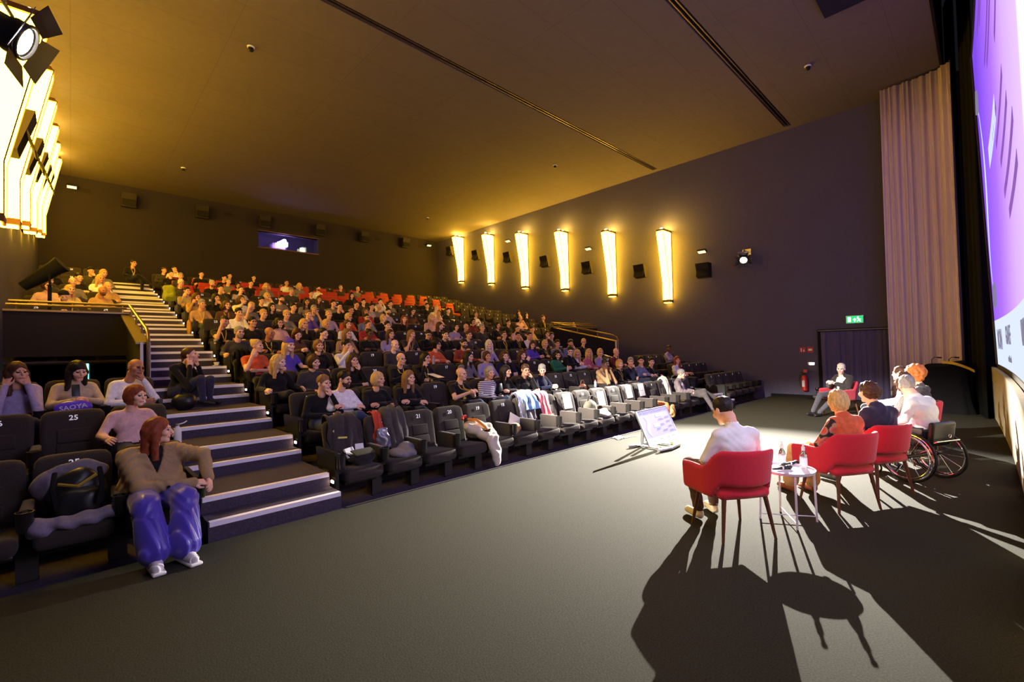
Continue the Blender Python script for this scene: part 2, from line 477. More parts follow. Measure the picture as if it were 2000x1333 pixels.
# ------------------------------------------------------------------ amber wall lamps
M_LAMP = emat('amber_lamp_panel', (255, 194, 42), LAMP_E)
M_BRASS = mat('lamp_frame_brass', (120, 84, 40), 0.4, metal=0.5)
M_HAL = emat('halogen_white', (255, 205, 80), 160.0)
LAMP_YZ = [(8.46, 6.19, 3.43), (10.97, 6.67, 3.92), (13.55, 7.2, 4.45), (16.14, 7.64, 4.86), (18.73, 8.1, 5.36), (21.40, 8.5, 5.8)]
def wall_lamp(side, y, zt, zb, lab):
    s = -side        # outward from wall
    xw = XR if side > 0 else XL
    t = thing('wall_lamp', lab, 'lamp', (xw, y, zb), 0, 'amber wall lamps on the %s wall' % ('right' if side > 0 else 'left'))
    H = zt - zb; w = 0.145; kz = 0.27 * H
    dt, db = 0.66, 0.27
    def sec(z):
        return db + (dt - db) * max(0, (z - kz)) / (H - kz)
    # glowing front, split into quarters like the original panes
    cuts = [0.10, kz, kz + (H - kz) / 3, kz + 2 * (H - kz) / 3 + 0.25, H - 0.06]
    for a, b in zip(cuts[:-1], cuts[1:]):
        a2, b2 = a + 0.006, b - 0.006
        poly = [(s * 0.03, a2), (s * sec(a2), a2), (s * sec(b2), b2), (s * 0.03, b2)]
        obj('pane', MB().prism(poly, -w + 0.008, w - 0.008, 'y'), M_LAMP, t)
    fr = MB()
    fr.bb(*sorted((0, s * 0.03)), -w, w, 0, H)
    for yy in (-w, w):
        p0 = (s * sec(0.08), yy, 0.08); pk = (s * sec(kz), yy, kz); p1 = (s * sec(H), yy, H - 0.03)
        fr.tube([p0, pk, p1], 0.009, 4)
    obj('frame', fr, M_BRASS, t)
    obj('bottom_cap', MB().prism([(0, 0), (s * db, 0), (s * db, 0.10), (0, 0.10)], -w, w, 'y'), M_BRASS, t)
    obj('bottom_glow', MB().bb(*sorted((s * 0.04, s * (db - 0.03))), -w + 0.03, w - 0.03, -0.02, 0.0), M_LAMP, t)
    tc = MB().prism([(0, H - 0.05), (s * dt, H - 0.05), (s * (dt - 0.04), H + 0.02), (0, H + 0.02)], -w, w, 'y')
    obj('top_cap', tc, M_BRASS, t)
    for dx in (0.22, 0.48):
        obj('halogen_lamp', MB().lathe([(0.05, 0), (0.065, 0.02), (0.04, 0.06)], (s * dx, 0, H + 0.02), 8), M_HAL, t)
for i, (y, zt, zb) in enumerate(LAMP_YZ):
    wall_lamp(1, y, zt, zb, 'tapered amber lamp on the right wall, %s from the screen' % word(i))
    wall_lamp(-1, y, zt, zb, 'tapered amber lamp on the left wall, %s from the screen' % word(i))

# ------------------------------------------------------------------ loudspeakers
M_SPK = mat('speaker_box', (40, 34, 30), 0.7, noise=0.1, nscale=60, spec=0.2)
M_GRILLE = mat('speaker_grille', (22, 19, 18), 0.9, noise=0.3, nscale=300)
def speaker(loc, rz, tilt, lab, grp, sz=(0.46, 0.32, 0.52)):
    t = thing('loudspeaker', lab, 'speaker', loc, rz, grp)
    w, d, h = sz
    b = MB()
    # wedge box facing -Y, tilted down: deeper at the top
    poly = [(0.0, -h / 2), (-d * 0.55, -h / 2), (-d, h / 2), (0.0, h / 2)]
    b.prism(poly, -w / 2, w / 2, 'x')
    obj('cabinet', b, M_SPK, t)
    g = MB(); sl = math.atan2(d * 0.45, h)
    g.box((0, -d * 0.775 - 0.008, 0), (w * 0.9, 0.02, h * 0.92), 0, -sl)
    obj('grille', g, M_GRILLE, t)
    obj('bracket', MB().box((0, 0.05, 0), (0.10, 0.12, 0.10)), M_BLACK, t)
for i, (x, z) in enumerate([(1.67, 8.05), (4.13, 8.07), (6.63, 8.09), (9.24, 8.12), (11.66, 8.15), (14.23, 8.2)]):
    speaker((x, YB - 0.10, z), 0, 0, 'dark loudspeaker high on the back wall, %s from the left' % word(i), 'loudspeakers on the back wall')
for i, (y, z) in enumerate([(7.0, 4.45), (9.55, 4.78), (12.15, 5.3), (14.65, 5.97), (17.25, 6.6), (19.85, 7.15), (22.3, 7.8)]):
    speaker((XR - 0.10, y, z), R(-90), 0, 'dark loudspeaker on the right wall between lamps, %s from the screen' % word(i), 'loudspeakers on the right wall')
for i, (y, z) in enumerate([(9.55, 4.98), (12.15, 5.5), (14.65, 6.07), (17.25, 6.6), (19.85, 7.15)]):
    speaker((XL + 0.10, y, z), R(90), 0, 'dark loudspeaker on the left wall between lamps, %s from the screen' % word(i), 'loudspeakers on the left wall', (0.46, 0.40, 0.60))

# small flood lights on right wall and back wall corners
M_FLOOD = mat('pale_flood_face', (235, 220, 190), 0.4, emit=(255, 225, 170), estr=0.6)
def flood(loc, rz, lab):
    t = thing('flood_light', lab, 'light', loc, rz)
    obj('bracket', MB().box((0, 0.06, 0), (0.05, 0.14, 0.05)), M_BLACK, t)
    obj('housing', MB().box((0, -0.08, -0.02), (0.30, 0.16, 0.07), 0, R(-25)), M_DKPLASTIC, t)
    obj('face', MB().box((0, -0.10, -0.065), (0.26, 0.13, 0.015), 0, R(-25)), M_FLOOD, t)
for i, (y, z) in enumerate([(7.05, 5.2), (12.1, 6.2), (17.25, 7.52), (21.9, 8.45)]):
    flood((XR - 0.13, y, z), R(-90), 'small flat flood light above the right wall speakers, %s from the screen' % word(i))
flood((0.03, YB - 0.13, 8.27), 0, 'small pale flood light in the top left corner of the back wall')
flood((15.9, YB - 0.13, 8.36), 0, 'small pale flood light in the top right corner of the back wall')
for i, x in enumerate((0.38, 5.17, 12.6, 15.5)):
    t = thing('wall_vent', 'small dark rectangular vent on the back wall, %s from the left' % word(i), 'vent', (x, YB, 8.22))
    obj('frame', MB().bb(-0.19, 0.19, -0.02, 0, -0.10, 0.10), M_SPK, t)
    for q in range(4):
        obj('slat', MB().box((0, -0.025, -0.06 + q * 0.04), (0.34, 0.012, 0.02), 0, R(30)), M_GRILLE, t)
# ceiling sensors
for i, (px, py) in enumerate([(490, 95), (1578, 132), (358, 330), (1084, 325), (835, 427)]):
    p = on_z(px, py, ZC - 0.04)
    t = thing('ceiling_sensor', 'small white sensor on the ceiling, %s' % ['nearest above the left aisle', 'nearest the screen curtain', 'at the far left', 'in the middle by the track', 'at the far right corner'][i], 'sensor', (p[0], p[1], ZC))
    obj('base', MB().lathe([(0.07, -0.03), (0.08, 0.0)], (0, 0, 0), 12), M_WHITE, t)
    obj('head', MB().lathe([(0.03, -0.11), (0.055, -0.09), (0.06, -0.03)], (0, 0, 0), 12), M_DKPLASTIC, t)

# ------------------------------------------------------------------ projection window with booth
M_BOOTH = mat('booth_wall', (60, 58, 80), 0.8)
bt = MB()
bt.bb(wx0 - 0.6, wx1 + 0.6, YB + 2.2, YB + 2.3, 6.4, 8.4)
bt.bb(wx0 - 0.7, wx0 - 0.6, YB + 0.35, YB + 2.3, 6.4, 8.4); bt.bb(wx1 + 0.6, wx1 + 0.7, YB + 0.35, YB + 2.3, 6.4, 8.4)
bt.bb(wx0 - 0.7, wx1 + 0.7, YB + 0.35, YB + 2.3, 8.3, 8.4); bt.bb(wx0 - 0.7, wx1 + 0.7, YB + 0.35, YB + 2.3, 6.4, 6.5)
struct('wall_booth', bt, M_BOOTH, label='interior of the projection booth behind the window')
wn = struct('window_1', MB().bb(wx0, wx1, YB + 0.16, YB + 0.165, wz0, wz1), mat('booth_glass', (255, 255, 255), 0.02, trans=1.0, alpha=0.25), label='wide projection booth window in the back wall')
fr = MB()
fr.bb(wx0 - 0.03, wx1 + 0.03, YB - 0.03, YB + 0.36, wz0 - 0.05, wz0); fr.bb(wx0 - 0.03, wx1 + 0.03, YB - 0.02, YB + 0.2, wz1, wz1 + 0.03)
obj('window_frame', fr, mat('booth_sill', (96, 66, 62), 0.6), wn)
t = thing('projector', 'projector with glowing violet white lens behind the booth window', 'projector', (7.55, YB + 0.75, 7.0))
obj('body', MB().rbox((0, 0.25, 0.2), (0.62, 0.5, 0.36), 0.03), mat('projector_body', (150, 140, 190), 0.5), t)
obj('lens', MB().cyl((0.08, 0.0, 0.28), (0.08, -0.12, 0.28), 0.10, 0.10, 16), M_DKPLASTIC, t)
obj('lens_glow', MB().bb(-0.10, 0.34, -0.145, -0.125, 0.20, 0.42), emat('projector_glow', (190, 150, 255), 22.0), t)
obj('pedestal', MB().bb(-0.25, 0.25, 0.1, 0.5, -0.5, 0.02), M_DKPLASTIC, t)
t = thing('monitor', 'small screen and papers glowing at the right of the projection booth', 'monitor', (8.68, YB + 0.7, 7.0))
obj('panel', MB().bb(-0.12, 0.12, 0, 0.03, 0.02, 0.30), emat('booth_screen', (235, 235, 190), 0.9), t)
obj('stand', MB().bb(-0.05, 0.05, 0, 0.05, -0.5, 0.03), M_DKPLASTIC, t)
pl = bpy.data.lights.new('projector_booth_light', 'POINT'); pl.energy = 25; pl.color = (0.5, 0.35, 1.0); pl.shadow_soft_size = 0.1
po = bpy.data.objects.new('projector_booth_light', pl); col.objects.link(po); po.location = (7.7, YB + 0.5, 7.45)

# ------------------------------------------------------------------ stage spotlights
def stage_spot(loc, target, wallx, lab, sc=1.0):
    t = thing('stage_spotlight', lab, 'spotlight', loc)
    d = (Vector(target) - Vector(loc)).normalized()
    q = d.to_track_quat('Y', 'Z')
    def orient(mb):
        Mx = q.to_matrix() @ Matrix.Rotation(R(-90), 3, 'X')
        mb.v = [tuple(Mx @ (Vector(p) * sc)) for p in mb.v]; return mb
    obj('body', orient(MB().lathe([(0.06, -0.42), (0.10, -0.38), (0.105, -0.10), (0.12, -0.08), (0.12, -0.012)], (0, 0, 0), 16)), M_DKPLASTIC, t)
    obj('lens', orient(MB().lathe([(0.0, -0.010), (0.09, -0.011), (0.105, -0.02)], (0, 0, 0), 16)), emat('spot_lens', (255, 244, 226), 60.0), t)
    obj('lens_ring', orient(MB().tube([(0.115 * math.cos(a), 0.115 * math.sin(a), 0.0) for a in np.linspace(0, 6.2832, 24, endpoint=False)], 0.012, 6, closed=True)), M_DKPLASTIC, t)
    for an in range(4):
        Mr = Matrix.Rotation(an * math.pi / 2, 3, 'Z')
        ps = [Mr @ Vector(p) for p in ((-0.12, 0.125, 0.0), (0.12, 0.125, 0.0), (0.16, 0.25, 0.05), (-0.16, 0.25, 0.05))]
        obj('barn_door', orient(MB().sheet([[ps[0], ps[1]], [ps[3], ps[2]]], 0.004)), M_DKPLASTIC, t)
    az = Vector((d.x, d.y, 0)).normalized(); sd = Vector((-az.y, az.x, 0))
    p1_, p2_ = sd * 0.15 * sc, sd * -0.15 * sc
    back = d * -0.12 * sc
    obj('yoke', MB().tube([tuple(back + p1_), tuple(back + p1_ + Vector((0, 0, 0.24))), tuple(back + p2_ + Vector((0, 0, 0.24))), tuple(back + p2_)], 0.014, 6), M_METAL, t)
    dx = wallx - loc[0]
    obj('wall_arm', MB().tube([tuple(back + Vector((0, 0, 0.24))), tuple(back + Vector((0, 0, 0.30))), (dx, back.y, back.z + 0.30)], 0.022, 8), M_METAL, t)
    obj('wall_plate', MB().box((dx, back.y, back.z + 0.30), (0.03, 0.2, 0.2)), M_METAL, t)
    return t
stage_spot(SPOT_R, AIM_R, XR - 0.02, 'dazzling white stage spotlight on the right wall')
stage_spot(SPOT_L, AIM_L, XL + 0.02, 'white stage spotlight with barn doors at the top left', 1.25)
# dark follow spot on a stand at the left of the balcony
t = thing('follow_spot', 'unlit black follow spotlight on a stand behind the left balcony rail', 'spotlight', (-0.42, 12.75, zrow(6)))
obj('stand', MB().tube([(0.12, 0, 0), (0.12, 0, 1.5)], 0.03, 8).tube([(0.12, 0, 0.05), (-0.2, -0.2, 0)], 0.015, 6).tube([(0.12, 0, 0.05), (0.4, 0.1, 0)], 0.015, 6).tube([(0.12, 0, 0.05), (0, 0.3, 0)], 0.015, 6), M_BLACK, t)
obj('barrel', MB().tube([(-0.25, 0.1, 1.45), (0.02, 0.03, 1.68), (0.20, 0, 1.85), (0.3, -0.03, 1.93)], [0.09, 0.13, 0.14, 0.17], 14), M_BLACK, t)
obj('yoke', MB().tube([(0.12, -0.16, 1.7), (0.12, -0.16, 1.5), (0.12, 0.16, 1.5), (0.12, 0.16, 1.7)], 0.015, 6), M_BLACK, t)

# ------------------------------------------------------------------ screen, plinth, drapes
def yscr(x): return -0.25 + 0.0034 * (x - 7.95) ** 2
M_PLINTH = mat('plinth_board', (150, 140, 120), 0.8, noise=0.08, nscale=12, spec=0.2)
xs = np.linspace(0.6, 15.9, 25)
pl_ = MB()
pl_.sheet([[(x, yscr(x), 0.0) for x in xs], [(x, yscr(x) + 0.03, 1.12) for x in xs]], 0)
pl_.sheet([[(x, yscr(x) + 0.03, 1.12) for x in xs], [(x, yscr(x) - 0.03, 1.12) for x in xs]], 0)
pl_.sheet([[(x, yscr(x) - 0.03, 1.12) for x in xs], [(x, yscr(x) - 0.06, 0.0) for x in xs]], 0)
plo = struct('wall_plinth', pl_, M_PLINTH, label='curved beige plinth wall below the screen')
def screen_mat():
    mt = bpy.data.materials.new('projected_slide'); mt.use_nodes = True
    nt = mt.node_tree; N = nt.nodes; L = nt.links
    for n in list(N): N.remove(n)
    out = N.new('ShaderNodeOutputMaterial'); em = N.new('ShaderNodeEmission'); uv = N.new('ShaderNodeUVMap'); sp = N.new('ShaderNodeSeparateXYZ')
    L.new(uv.outputs['UV'], sp.inputs[0])
    def mth(op, a, b=None, clamp=False):
        n = N.new('ShaderNodeMath'); n.operation = op; n.use_clamp = clamp
        for i, v in enumerate((a, b)):
            if v is None: continue
            if isinstance(v, (int, float)): n.inputs[i].default_value = v
            else: L.new(v, n.inputs[i])
        return n.outputs[0]
    u, v = sp.outputs[0], sp.outputs[1]
    # violet slide gradient; its unseen pale end is brightened to light the audience
    rp = N.new('ShaderNodeValToRGB')
    g = mth('SUBTRACT', mth('ADD', mth('MULTIPLY', u, 0.82), mth('MULTIPLY', mth('SUBTRACT', 1.0, v), 0.28)), 0.05)
    el = rp.color_ramp.elements
    el[0].position = 0.03; el[0].color = lin((50, 26, 96)); el[1].position = 0.95; el[1].color = lin((232, 222, 255))
    for ps, c in ((0.34, (72, 44, 112)), (0.47, (84, 58, 114)), (0.60, (92, 72, 116)), (0.80, (98, 82, 118)), (0.88, (228, 214, 255))):
        e = el.new(ps); e.color = lin(c)
    L.new(g, rp.inputs[0])
    # slanted pale footer band
    lim = 0.137
    foot = mth('LESS_THAN', v, lim)
    mx = N.new('ShaderNodeMix'); mx.data_type = 'RGBA'
    L.new(foot, mx.inputs['Factor']); L.new(rp.outputs[0], mx.inputs['A']); mx.inputs['B'].default_value = lin((92, 97, 108))
    L.new(mx.outputs['Result'], em.inputs['Color'])
    em.inputs['Strength'].default_value = SCREEN_E
    L.new(em.outputs[0], out.inputs[0])
    return mt
M_SLIDE = screen_mat()
def slide_point(u, v, off=0.0):
    """u right as the audience reads it (viewer faces -Y, so u grows towards -X), v up"""
    x = 14.0 - 12.1 * u; z = 1.19 + 6.65 * v
    return (x, yscr(x) - 0.06 + 0.18 * v + 0.0 + off, z)
def screen():
    t = thing('cinema_screen', 'huge glowing violet projection screen with a slide at the right edge', 'screen', (7.95, -0.3, 1.15))
    base = np.array([7.95, -0.3, 1.15])
    nu, nv = 40, 12
    vs = []; fs = []; uvs = []
    for i in range(nu + 1):
        for j in range(nv + 1):
            vs.append(np.array(slide_point(i / nu, j / nv)) - base); uvs.append((i / nu, j / nv))
    for i in range(nu):
        for j in range(nv):
            fs.append((i * (nv + 1) + j, i * (nv + 1) + j + 1, (i + 1) * (nv + 1) + j + 1, (i + 1) * (nv + 1) + j))
    me = mesh_from('picture', vs, fs, True)
    ul = me.uv_layers.new(name='UVMap')
    for lp in me.loops: ul.data[lp.index].uv = uvs[lp.vertex_index]
    obj('picture', me, M_SLIDE, t)
    fb = MB()
    for v0, v1 in ((-0.012, 0.0), (1.0, 1.012)):
        fb.sheet([[np.array(slide_point(u, v0, 0.015)) - base for u in np.linspace(0, 1, 24)], [np.array(slide_point(u, v1, 0.015)) - base for u in np.linspace(0, 1, 24)]], 0.02)
    for u0, u1 in ((-0.008, 0.0), (1.0, 1.008)):
        fb.sheet([[np.array(slide_point(u0, v, 0.01)) - base for v in (0, 0.5, 1)], [np.array(slide_point(u1, v, 0.01)) - base for v in (0, 0.5, 1)]], 0.02)
    obj('frame', fb, mat('screen_edge', (60, 52, 34), 0.7), t)
    # slide graphics as thin decals lying on the picture
    dark = emat('slide_ink', (104, 60, 150), 0.5); pale = emat('slide_pale', (190, 204, 230), 0.42); ink = emat('slide_ink_grey', (120, 118, 140), 0.4)
    def bar(u0, v0, u1, v1, w, m, n='slide_line'):
        # bar from (u0,v0) to (u1,v1) with width w metres across
        k = 8; a = np.array([u0, v0]); b = np.array([u1, v1]); d = (b - a) * np.array([12.1, 6.65]); d /= np.linalg.norm(d); nrm = np.array([-d[1] / 12.1, d[0] / 6.65]) * w / 2
        rows = []
        for sg in (-1, 1):
            rows.append([np.array(slide_point(*(a + (b - a) * q + sg * nrm), 0.006)) - base for q in np.linspace(0, 1, k)])
        obj(n, MB().sheet(rows, 0.002), m, t)
    return t, base, bar, dark, pale, ink
scr, sbase, bar, s_dark, s_pale, s_ink = screen()
# NB u=0 is the edge by the curtain in the photograph (the audience's left)
for (u, v, ln) in ((0.16, .93, .20), (0.22, .90, .15), (0.26, .76, .26), (0.31, .72, .24), (0.30, .55, .12), (0.36, .50, .22), (0.42, .43, .2), (0.44, .36, .25), (0.5, .62, .2), (0.5, .30, .2)):
    bar(u, v, u + ln, v, 0.13, s_dark, 'slide_text_line')
bar(0.19, .56, .40, .56, 0.36, s_pale, 'slide_text_box')
# ribbon mark with two small circles
rb = []
for q in np.linspace(0, 1, 18):
    u = 0.045 + 0.03 * math.sin(q * 5.5) + 0.02 * q; v = 0.78 - 0.56 * q; w = 0.004 + 0.012 * math.sin(q * math.pi) ** 2
    rb.append((u, v, w))
obj('slide_ribbon', MB().sheet([[np.array(slide_point(u - w, v, .006)) - sbase for (u, v, w) in rb], [np.array(slide_point(u + w, v, .006)) - sbase for (u, v, w) in rb]], 0.002), s_pale, scr)
for (u, v) in ((0.035, .82), (0.075, .21)):
    c = np.array(slide_point(u, v, .008)) - sbase
    obj('slide_circle', MB().tube([tuple(c + np.array([0.22 * math.cos(a), 0, 0.22 * math.sin(a)])) for a in np.linspace(0, 2 * math.pi, 20, endpoint=False)], 0.03, 5, closed=True), s_ink, scr)
def slide_text(txt, u, v, size, m, squeeze=1.0):
    me = text_mesh(txt, size, 0.004, 0.002).copy()
    if not me.materials: me.materials.append(m)
    else: me.materials[0] = m
    o = obj('slide_lettering', me, None, scr)
    p = Vector(slide_point(u, v, 0.010)) - Vector(sbase)
    x = 14.0 - 12.1 * u; sl = 0.0068 * (x - 7.95)
    M = basis_mat(p, (-1, -sl, 0), (0, 0.027, 1)); o.matrix_local = M @ Matrix.Diagonal((squeeze, 1, 1, 1))
slide_text('MOIN', 0.10, .075, 0.55, s_ink, 0.8); slide_text('GRAEF', 0.28, .085, 0.42, s_ink); slide_text('UNIVERSITY', 0.62, .085, 0.40, s_ink)
slide_text('medienboard', 0.28, .03, 0.14, s_ink)

def drape(name, path, z0, z1, amp, wl, m, lab, cat, seed=1, zt=None, gather=0.0, nz=6):
    """pleated cloth following a plan path; folds of about wl metres"""
    P = [np.array(p, float) for p in path]
    seg = [np.linalg.norm(P[i + 1] - P[i]) for i in range(len(P) - 1)]; L = sum(seg)
    n = max(24, int(L / wl * 8)); r = np.random.RandomState(seed)
    phs = r.rand(4) * 6.28
    grid = []
    zs = np.linspace(0, 1, nz)
    for w in zs:
        row = []
        for i in range(n + 1):
            s = i / n * L; acc = 0
            for j in range(len(seg)):
                if s <= acc + seg[j] + 1e-9 or j == len(seg) - 1:
                    tt = (s - acc) / seg[j]; p = P[j] + (P[j + 1] - P[j]) * tt; d = (P[j + 1] - P[j]) / seg[j]; break
                acc += seg[j]
            nrm = np.array([-d[1], d[0]])
            ph = 2 * math.pi * s / wl
            f = math.sin(ph + 0.9 * math.sin(ph * 0.31 + phs[0])) * 0.7 + math.sin(ph * 0.47 + phs[1]) * 0.5 + math.sin(ph * 1.9 + phs[2]) * 0.2
            q = p + nrm * f * amp * (0.75 + 0.35 * (1 - w)) + d * 0.01 * math.sin(ph * 0.3 + w * 4 + phs[3])
            row.append((q[0], q[1], z0 + (z1 - z0) * w))
        grid.append(row)
    me = MB().sheet(grid, 0.006).mesh(name, True)
    return tag(obj(name, me, m), lab, cat)
M_BEIGE = mat('beige_drape', (212, 192, 186), 0.9, noise=0.03, nscale=20, spec=0.1, sheen=0.2)
drape('stage_curtain', [(16.05, 1.80), (16.02, 1.0), (15.9, 0.62), (15.62, 0.36)], 0.02, ZC - 0.05, 0.060, 0.125, M_BEIGE, 'tall pleated beige stage curtain beside the screen', 'curtain', 3)
drape('masking_drape', [(15.6, 0.24), (15.0, 0.12), (14.12, 0.0)], 0.02, 10.5, 0.035, 0.22, M_BLACKCLOTH, 'black masking drape between curtain and screen', 'curtain', 5)
drape('masking_drape', [(16.7, 0.5), (16.3, 0.45), (15.8, 0.30)], 0.02, 10.5, 0.02, 0.22, M_BLACKCLOTH, 'black drape in the corner behind the beige curtain', 'curtain', 6)
# doorway with dark curtain on the right wall
M_DKBLUE = mat('dark_blue_drape', (84, 78, 112), 0.9, noise=0.1, nscale=20, spec=0.1, sheen=0.15)
drape('door_curtain', [(16.66, 3.50), (16.66, 1.75)], 0.02, 2.06, 0.03, 0.16, M_DKBLUE, 'dark blue pleated curtain closing the exit doorway', 'curtain', 9)
dr = struct('door_1', MB().bb(XR - 0.06, XR, 3.5, 3.60, 0, 2.14).bb(XR - 0.10, XR, 1.7, 3.60, 2.08, 2.14), M_BLACK, label='black frame of the curtained exit doorway')
obj('curtain_rail', MB().tube([(XR - 0.1, 3.58, 2.10), (XR - 0.1, 1.7, 2.10)], 0.02, 8), M_METAL, dr)
# exit sign
t = thing('exit_sign', 'green lit emergency exit sign above the curtained doorway', 'sign', (XR - 0.04, 2.65, 2.40))
obj('housing', MB().bb(-0.03, 0.03, -0.21, 0.21, -0.115, 0.115), M_WHITE, t)
obj('panel', MB().bb(-0.036, -0.03, -0.195, 0.195, -0.10, 0.10), emat('exit_green', (20, 150, 80), 0.9), t)
ew = emat('exit_white', (235, 255, 240), 1.6)
def flat(polys, m, n, parent, x):
    b = MB()
    for poly in polys: b.prism(poly, x, x + 0.003, 'x')
    obj(n, b, m, parent)
# seen from the room: right is -Y
flat([[(0.16, -.07), (0.09, -.07), (0.09, .07), (0.16, .07)]], ew, 'pictogram', t, -0.040)
flat([[(0.045, -.02), (0.0, .045), (-0.045, -.02)], [(0.015, -.07), (-0.015, -.07), (-0.015, -.02), (0.015, -.02)]], ew, 'pictogram', t, -0.040)
flat([[(-0.08, .04), (-0.105, .065), (-0.08, .085), (-0.06, .065)], [(-0.06, .04), (-0.10, .035), (-0.12, -.02), (-0.09, -.02)], [(-0.09, -.02), (-0.12, -.02), (-0.155, -.07), (-0.13, -.075)], [(-0.10, -.02), (-0.085, -.02), (-0.05, -.05), (-0.06, -.075)], [(-0.05, .03), (-0.06, .04), (-0.155, 0.0), (-0.15, -0.012)]], ew, 'pictogram', t, -0.040)
# fire signs, emergency light, extinguisher
M_RED = mat('signal_red', (190, 34, 30), 0.4, spec=0.5)
M_SIGNRED = mat('sign_red', (176, 60, 56), 0.5)
for i, yy in enumerate((4.03, 3.82)):
    t = thing('fire_sign', 'small red square fire safety sign, %s' % ('left of the pair above the extinguisher' if i == 0 else 'right of the pair beside the doorway'), 'sign', (XR - 0.005, yy, 1.52))
    obj('plate', MB().bb(-0.004, 0.004, -0.085, 0.085, -0.085, 0.085), M_SIGNRED, t)
    flat([[(0.05, -.06), (0.02, -.06), (0.02, .05), (0.05, .05)], [(-0.02, -.06), (-0.05, -.06), (-0.05, .01), (-0.02, .01)]] if i == 0 else [[(0.05, -.03), (-0.05, -.03), (-0.05, .03), (0.05, .03)]], M_WHITE, 'pictogram', t, -0.008)
t = thing('emergency_light', 'small glowing emergency light beside the doorway curtain', 'light', (XR - 0.02, 3.80, 1.08))
obj('housing', MB().rbox((0, 0, 0), (0.04, 0.2, 0.10), 0.015), M_WHITE, t)
obj('lens', MB().rbox((-0.025, -0.02, 0), (0.02, 0.13, 0.07), 0.01), emat('warm_lens', (255, 235, 200), 4.0), t)
t = thing('fire_extinguisher', 'red fire extinguisher hanging on the right wall', 'extinguisher', (XR - 0.11, 3.98, 0.22))
obj('cylinder', MB().lathe([(0.06, 0.0), (0.082, 0.02), (0.085, 0.40), (0.06, 0.47), (0.03, 0.50)], (0, 0, 0), 16), M_RED, t)
obj('valve', MB().cyl((0, 0, 0.50), (0, 0, 0.56), 0.025, n=8).box((0, 0.03, 0.58), (0.025, 0.14, 0.02), 0, R(15)), M_DKPLASTIC, t)
obj('hose', MB().tube([(0, 0.03, 0.53), (-0.02, 0.12, 0.5), (-0.02, 0.14, 0.35), (-0.02, 0.12, 0.2), (-0.03, 0.10, 0.10)], 0.014, 6), M_DKPLASTIC, t)
obj('label_plate', MB().prism([(0.05, 0.14), (-0.02, 0.14), (-0.02, 0.34), (0.05, 0.34)], -0.09, -0.086, 'x'), M_WHITE, t)
obj('tag', MB().box((0, -0.03, 0.63), (0.01, 0.10, 0.10)), mat('tag_orange', (200, 90, 70), 0.6), t)
# clutter at the foot of the door frame
t = thing('cable_box', 'small black floor box with coiled cable by the doorway', 'box', (16.45, 3.62, 0))
obj('box', MB().rbox((0, 0, 0.06), (0.16, 0.2, 0.12), 0.015), M_DKPLASTIC, t)
obj('cable', MB().tube([(-0.05 + 0.09 * math.cos(a), 0.16 + 0.09 * math.sin(a), 0.02 + a * 0.002) for a in np.linspace(0, 12, 36)], 0.012, 5), M_BLACK, t)
obj('lamp_head', MB().lathe([(0.03, 0), (0.06, 0.05), (0.05, 0.1)], (0, -0.02, 0.26), 10).tube([(0, 0, 0.12), (0, 0, 0.27)], 0.012, 6), M_DKPLASTIC, t)
# draped lectern with gooseneck microphones
def lectern():
    t = thing('covered_lectern', 'lectern hidden under a black cloth with two gooseneck microphones', 'lectern', (15.0, 0.68, 0))
    n = 40; rows = []
    prof = [(0.0, 0.50, 0.30), (0.35, 0.44, 0.27), (0.75, 0.42, 0.26), (0.98, 0.40, 0.25), (1.10, 0.36, 0.22)]
    for (z, a, b) in prof:
        row = []
        for i in range(n + 1):
            an = 2 * math.pi * i / n
            cx = abs(math.cos(an)) ** 0.6 * math.copysign(1, math.cos(an)); cy = abs(math.sin(an)) ** 0.6 * math.copysign(1, math.sin(an))
            f = 1 + 0.05 * math.sin(an * 9 + z) * (1.1 - z)
            zz = z + (0.10 * max(0, -cy) + 0.06 * max(0, cx) if z > 0.9 else 0)
            row.append((b * cx * f, a * cy * f, zz))
        rows.append(row)
    b = MB().sheet(rows, 0)
    top = [(p[0], p[1], p[2]) for p in rows[-1][:-1]]
    b.add(top + [(0, 0, 1.12)], [(i, (i + 1) % n, n) for i in range(n)])
    obj('black_cloth', b, M_BLACKCLOTH, t)
    for yy in (0.22, -0.08):
        obj('gooseneck_microphone', MB().tube([(0, yy, 1.1), (0, yy, 1.26), (-0.02, yy - 0.05, 1.31), (-0.03, yy - 0.1, 1.31)], 0.008, 6).tube([(-0.03, yy - 0.1, 1.31), (-0.04, yy - 0.18, 1.30)], 0.016, 8), M_BLACK, t)
    g = [[(-0.27 + 0.03 * math.sin(j * 1.3), 0.02 - j * 0.075, 1.20 - 0.012 * j * j * 0.35 + dz) for j in range(8)] for dz in (-0.03, 0.03)]
    obj('yellow_strip', MB().sheet(g, 0.03), mat('yellow_cloth', (214, 176, 40), 0.6), t)
lectern()
# small things low at the end of the plinth
tag(obj('cable_coil', MB().tube([(0.12 * math.cos(a) * (1 + 0.1 * math.sin(3 * a)), 0.12 * math.sin(a), 0.012 + a * 0.003) for a in np.linspace(0, 14, 48)], 0.012, 5), M_DKPLASTIC, None, (15.35, 0.02 + 0.12, 0)), 'coiled dark cable on the floor at the end of the plinth', 'cable')

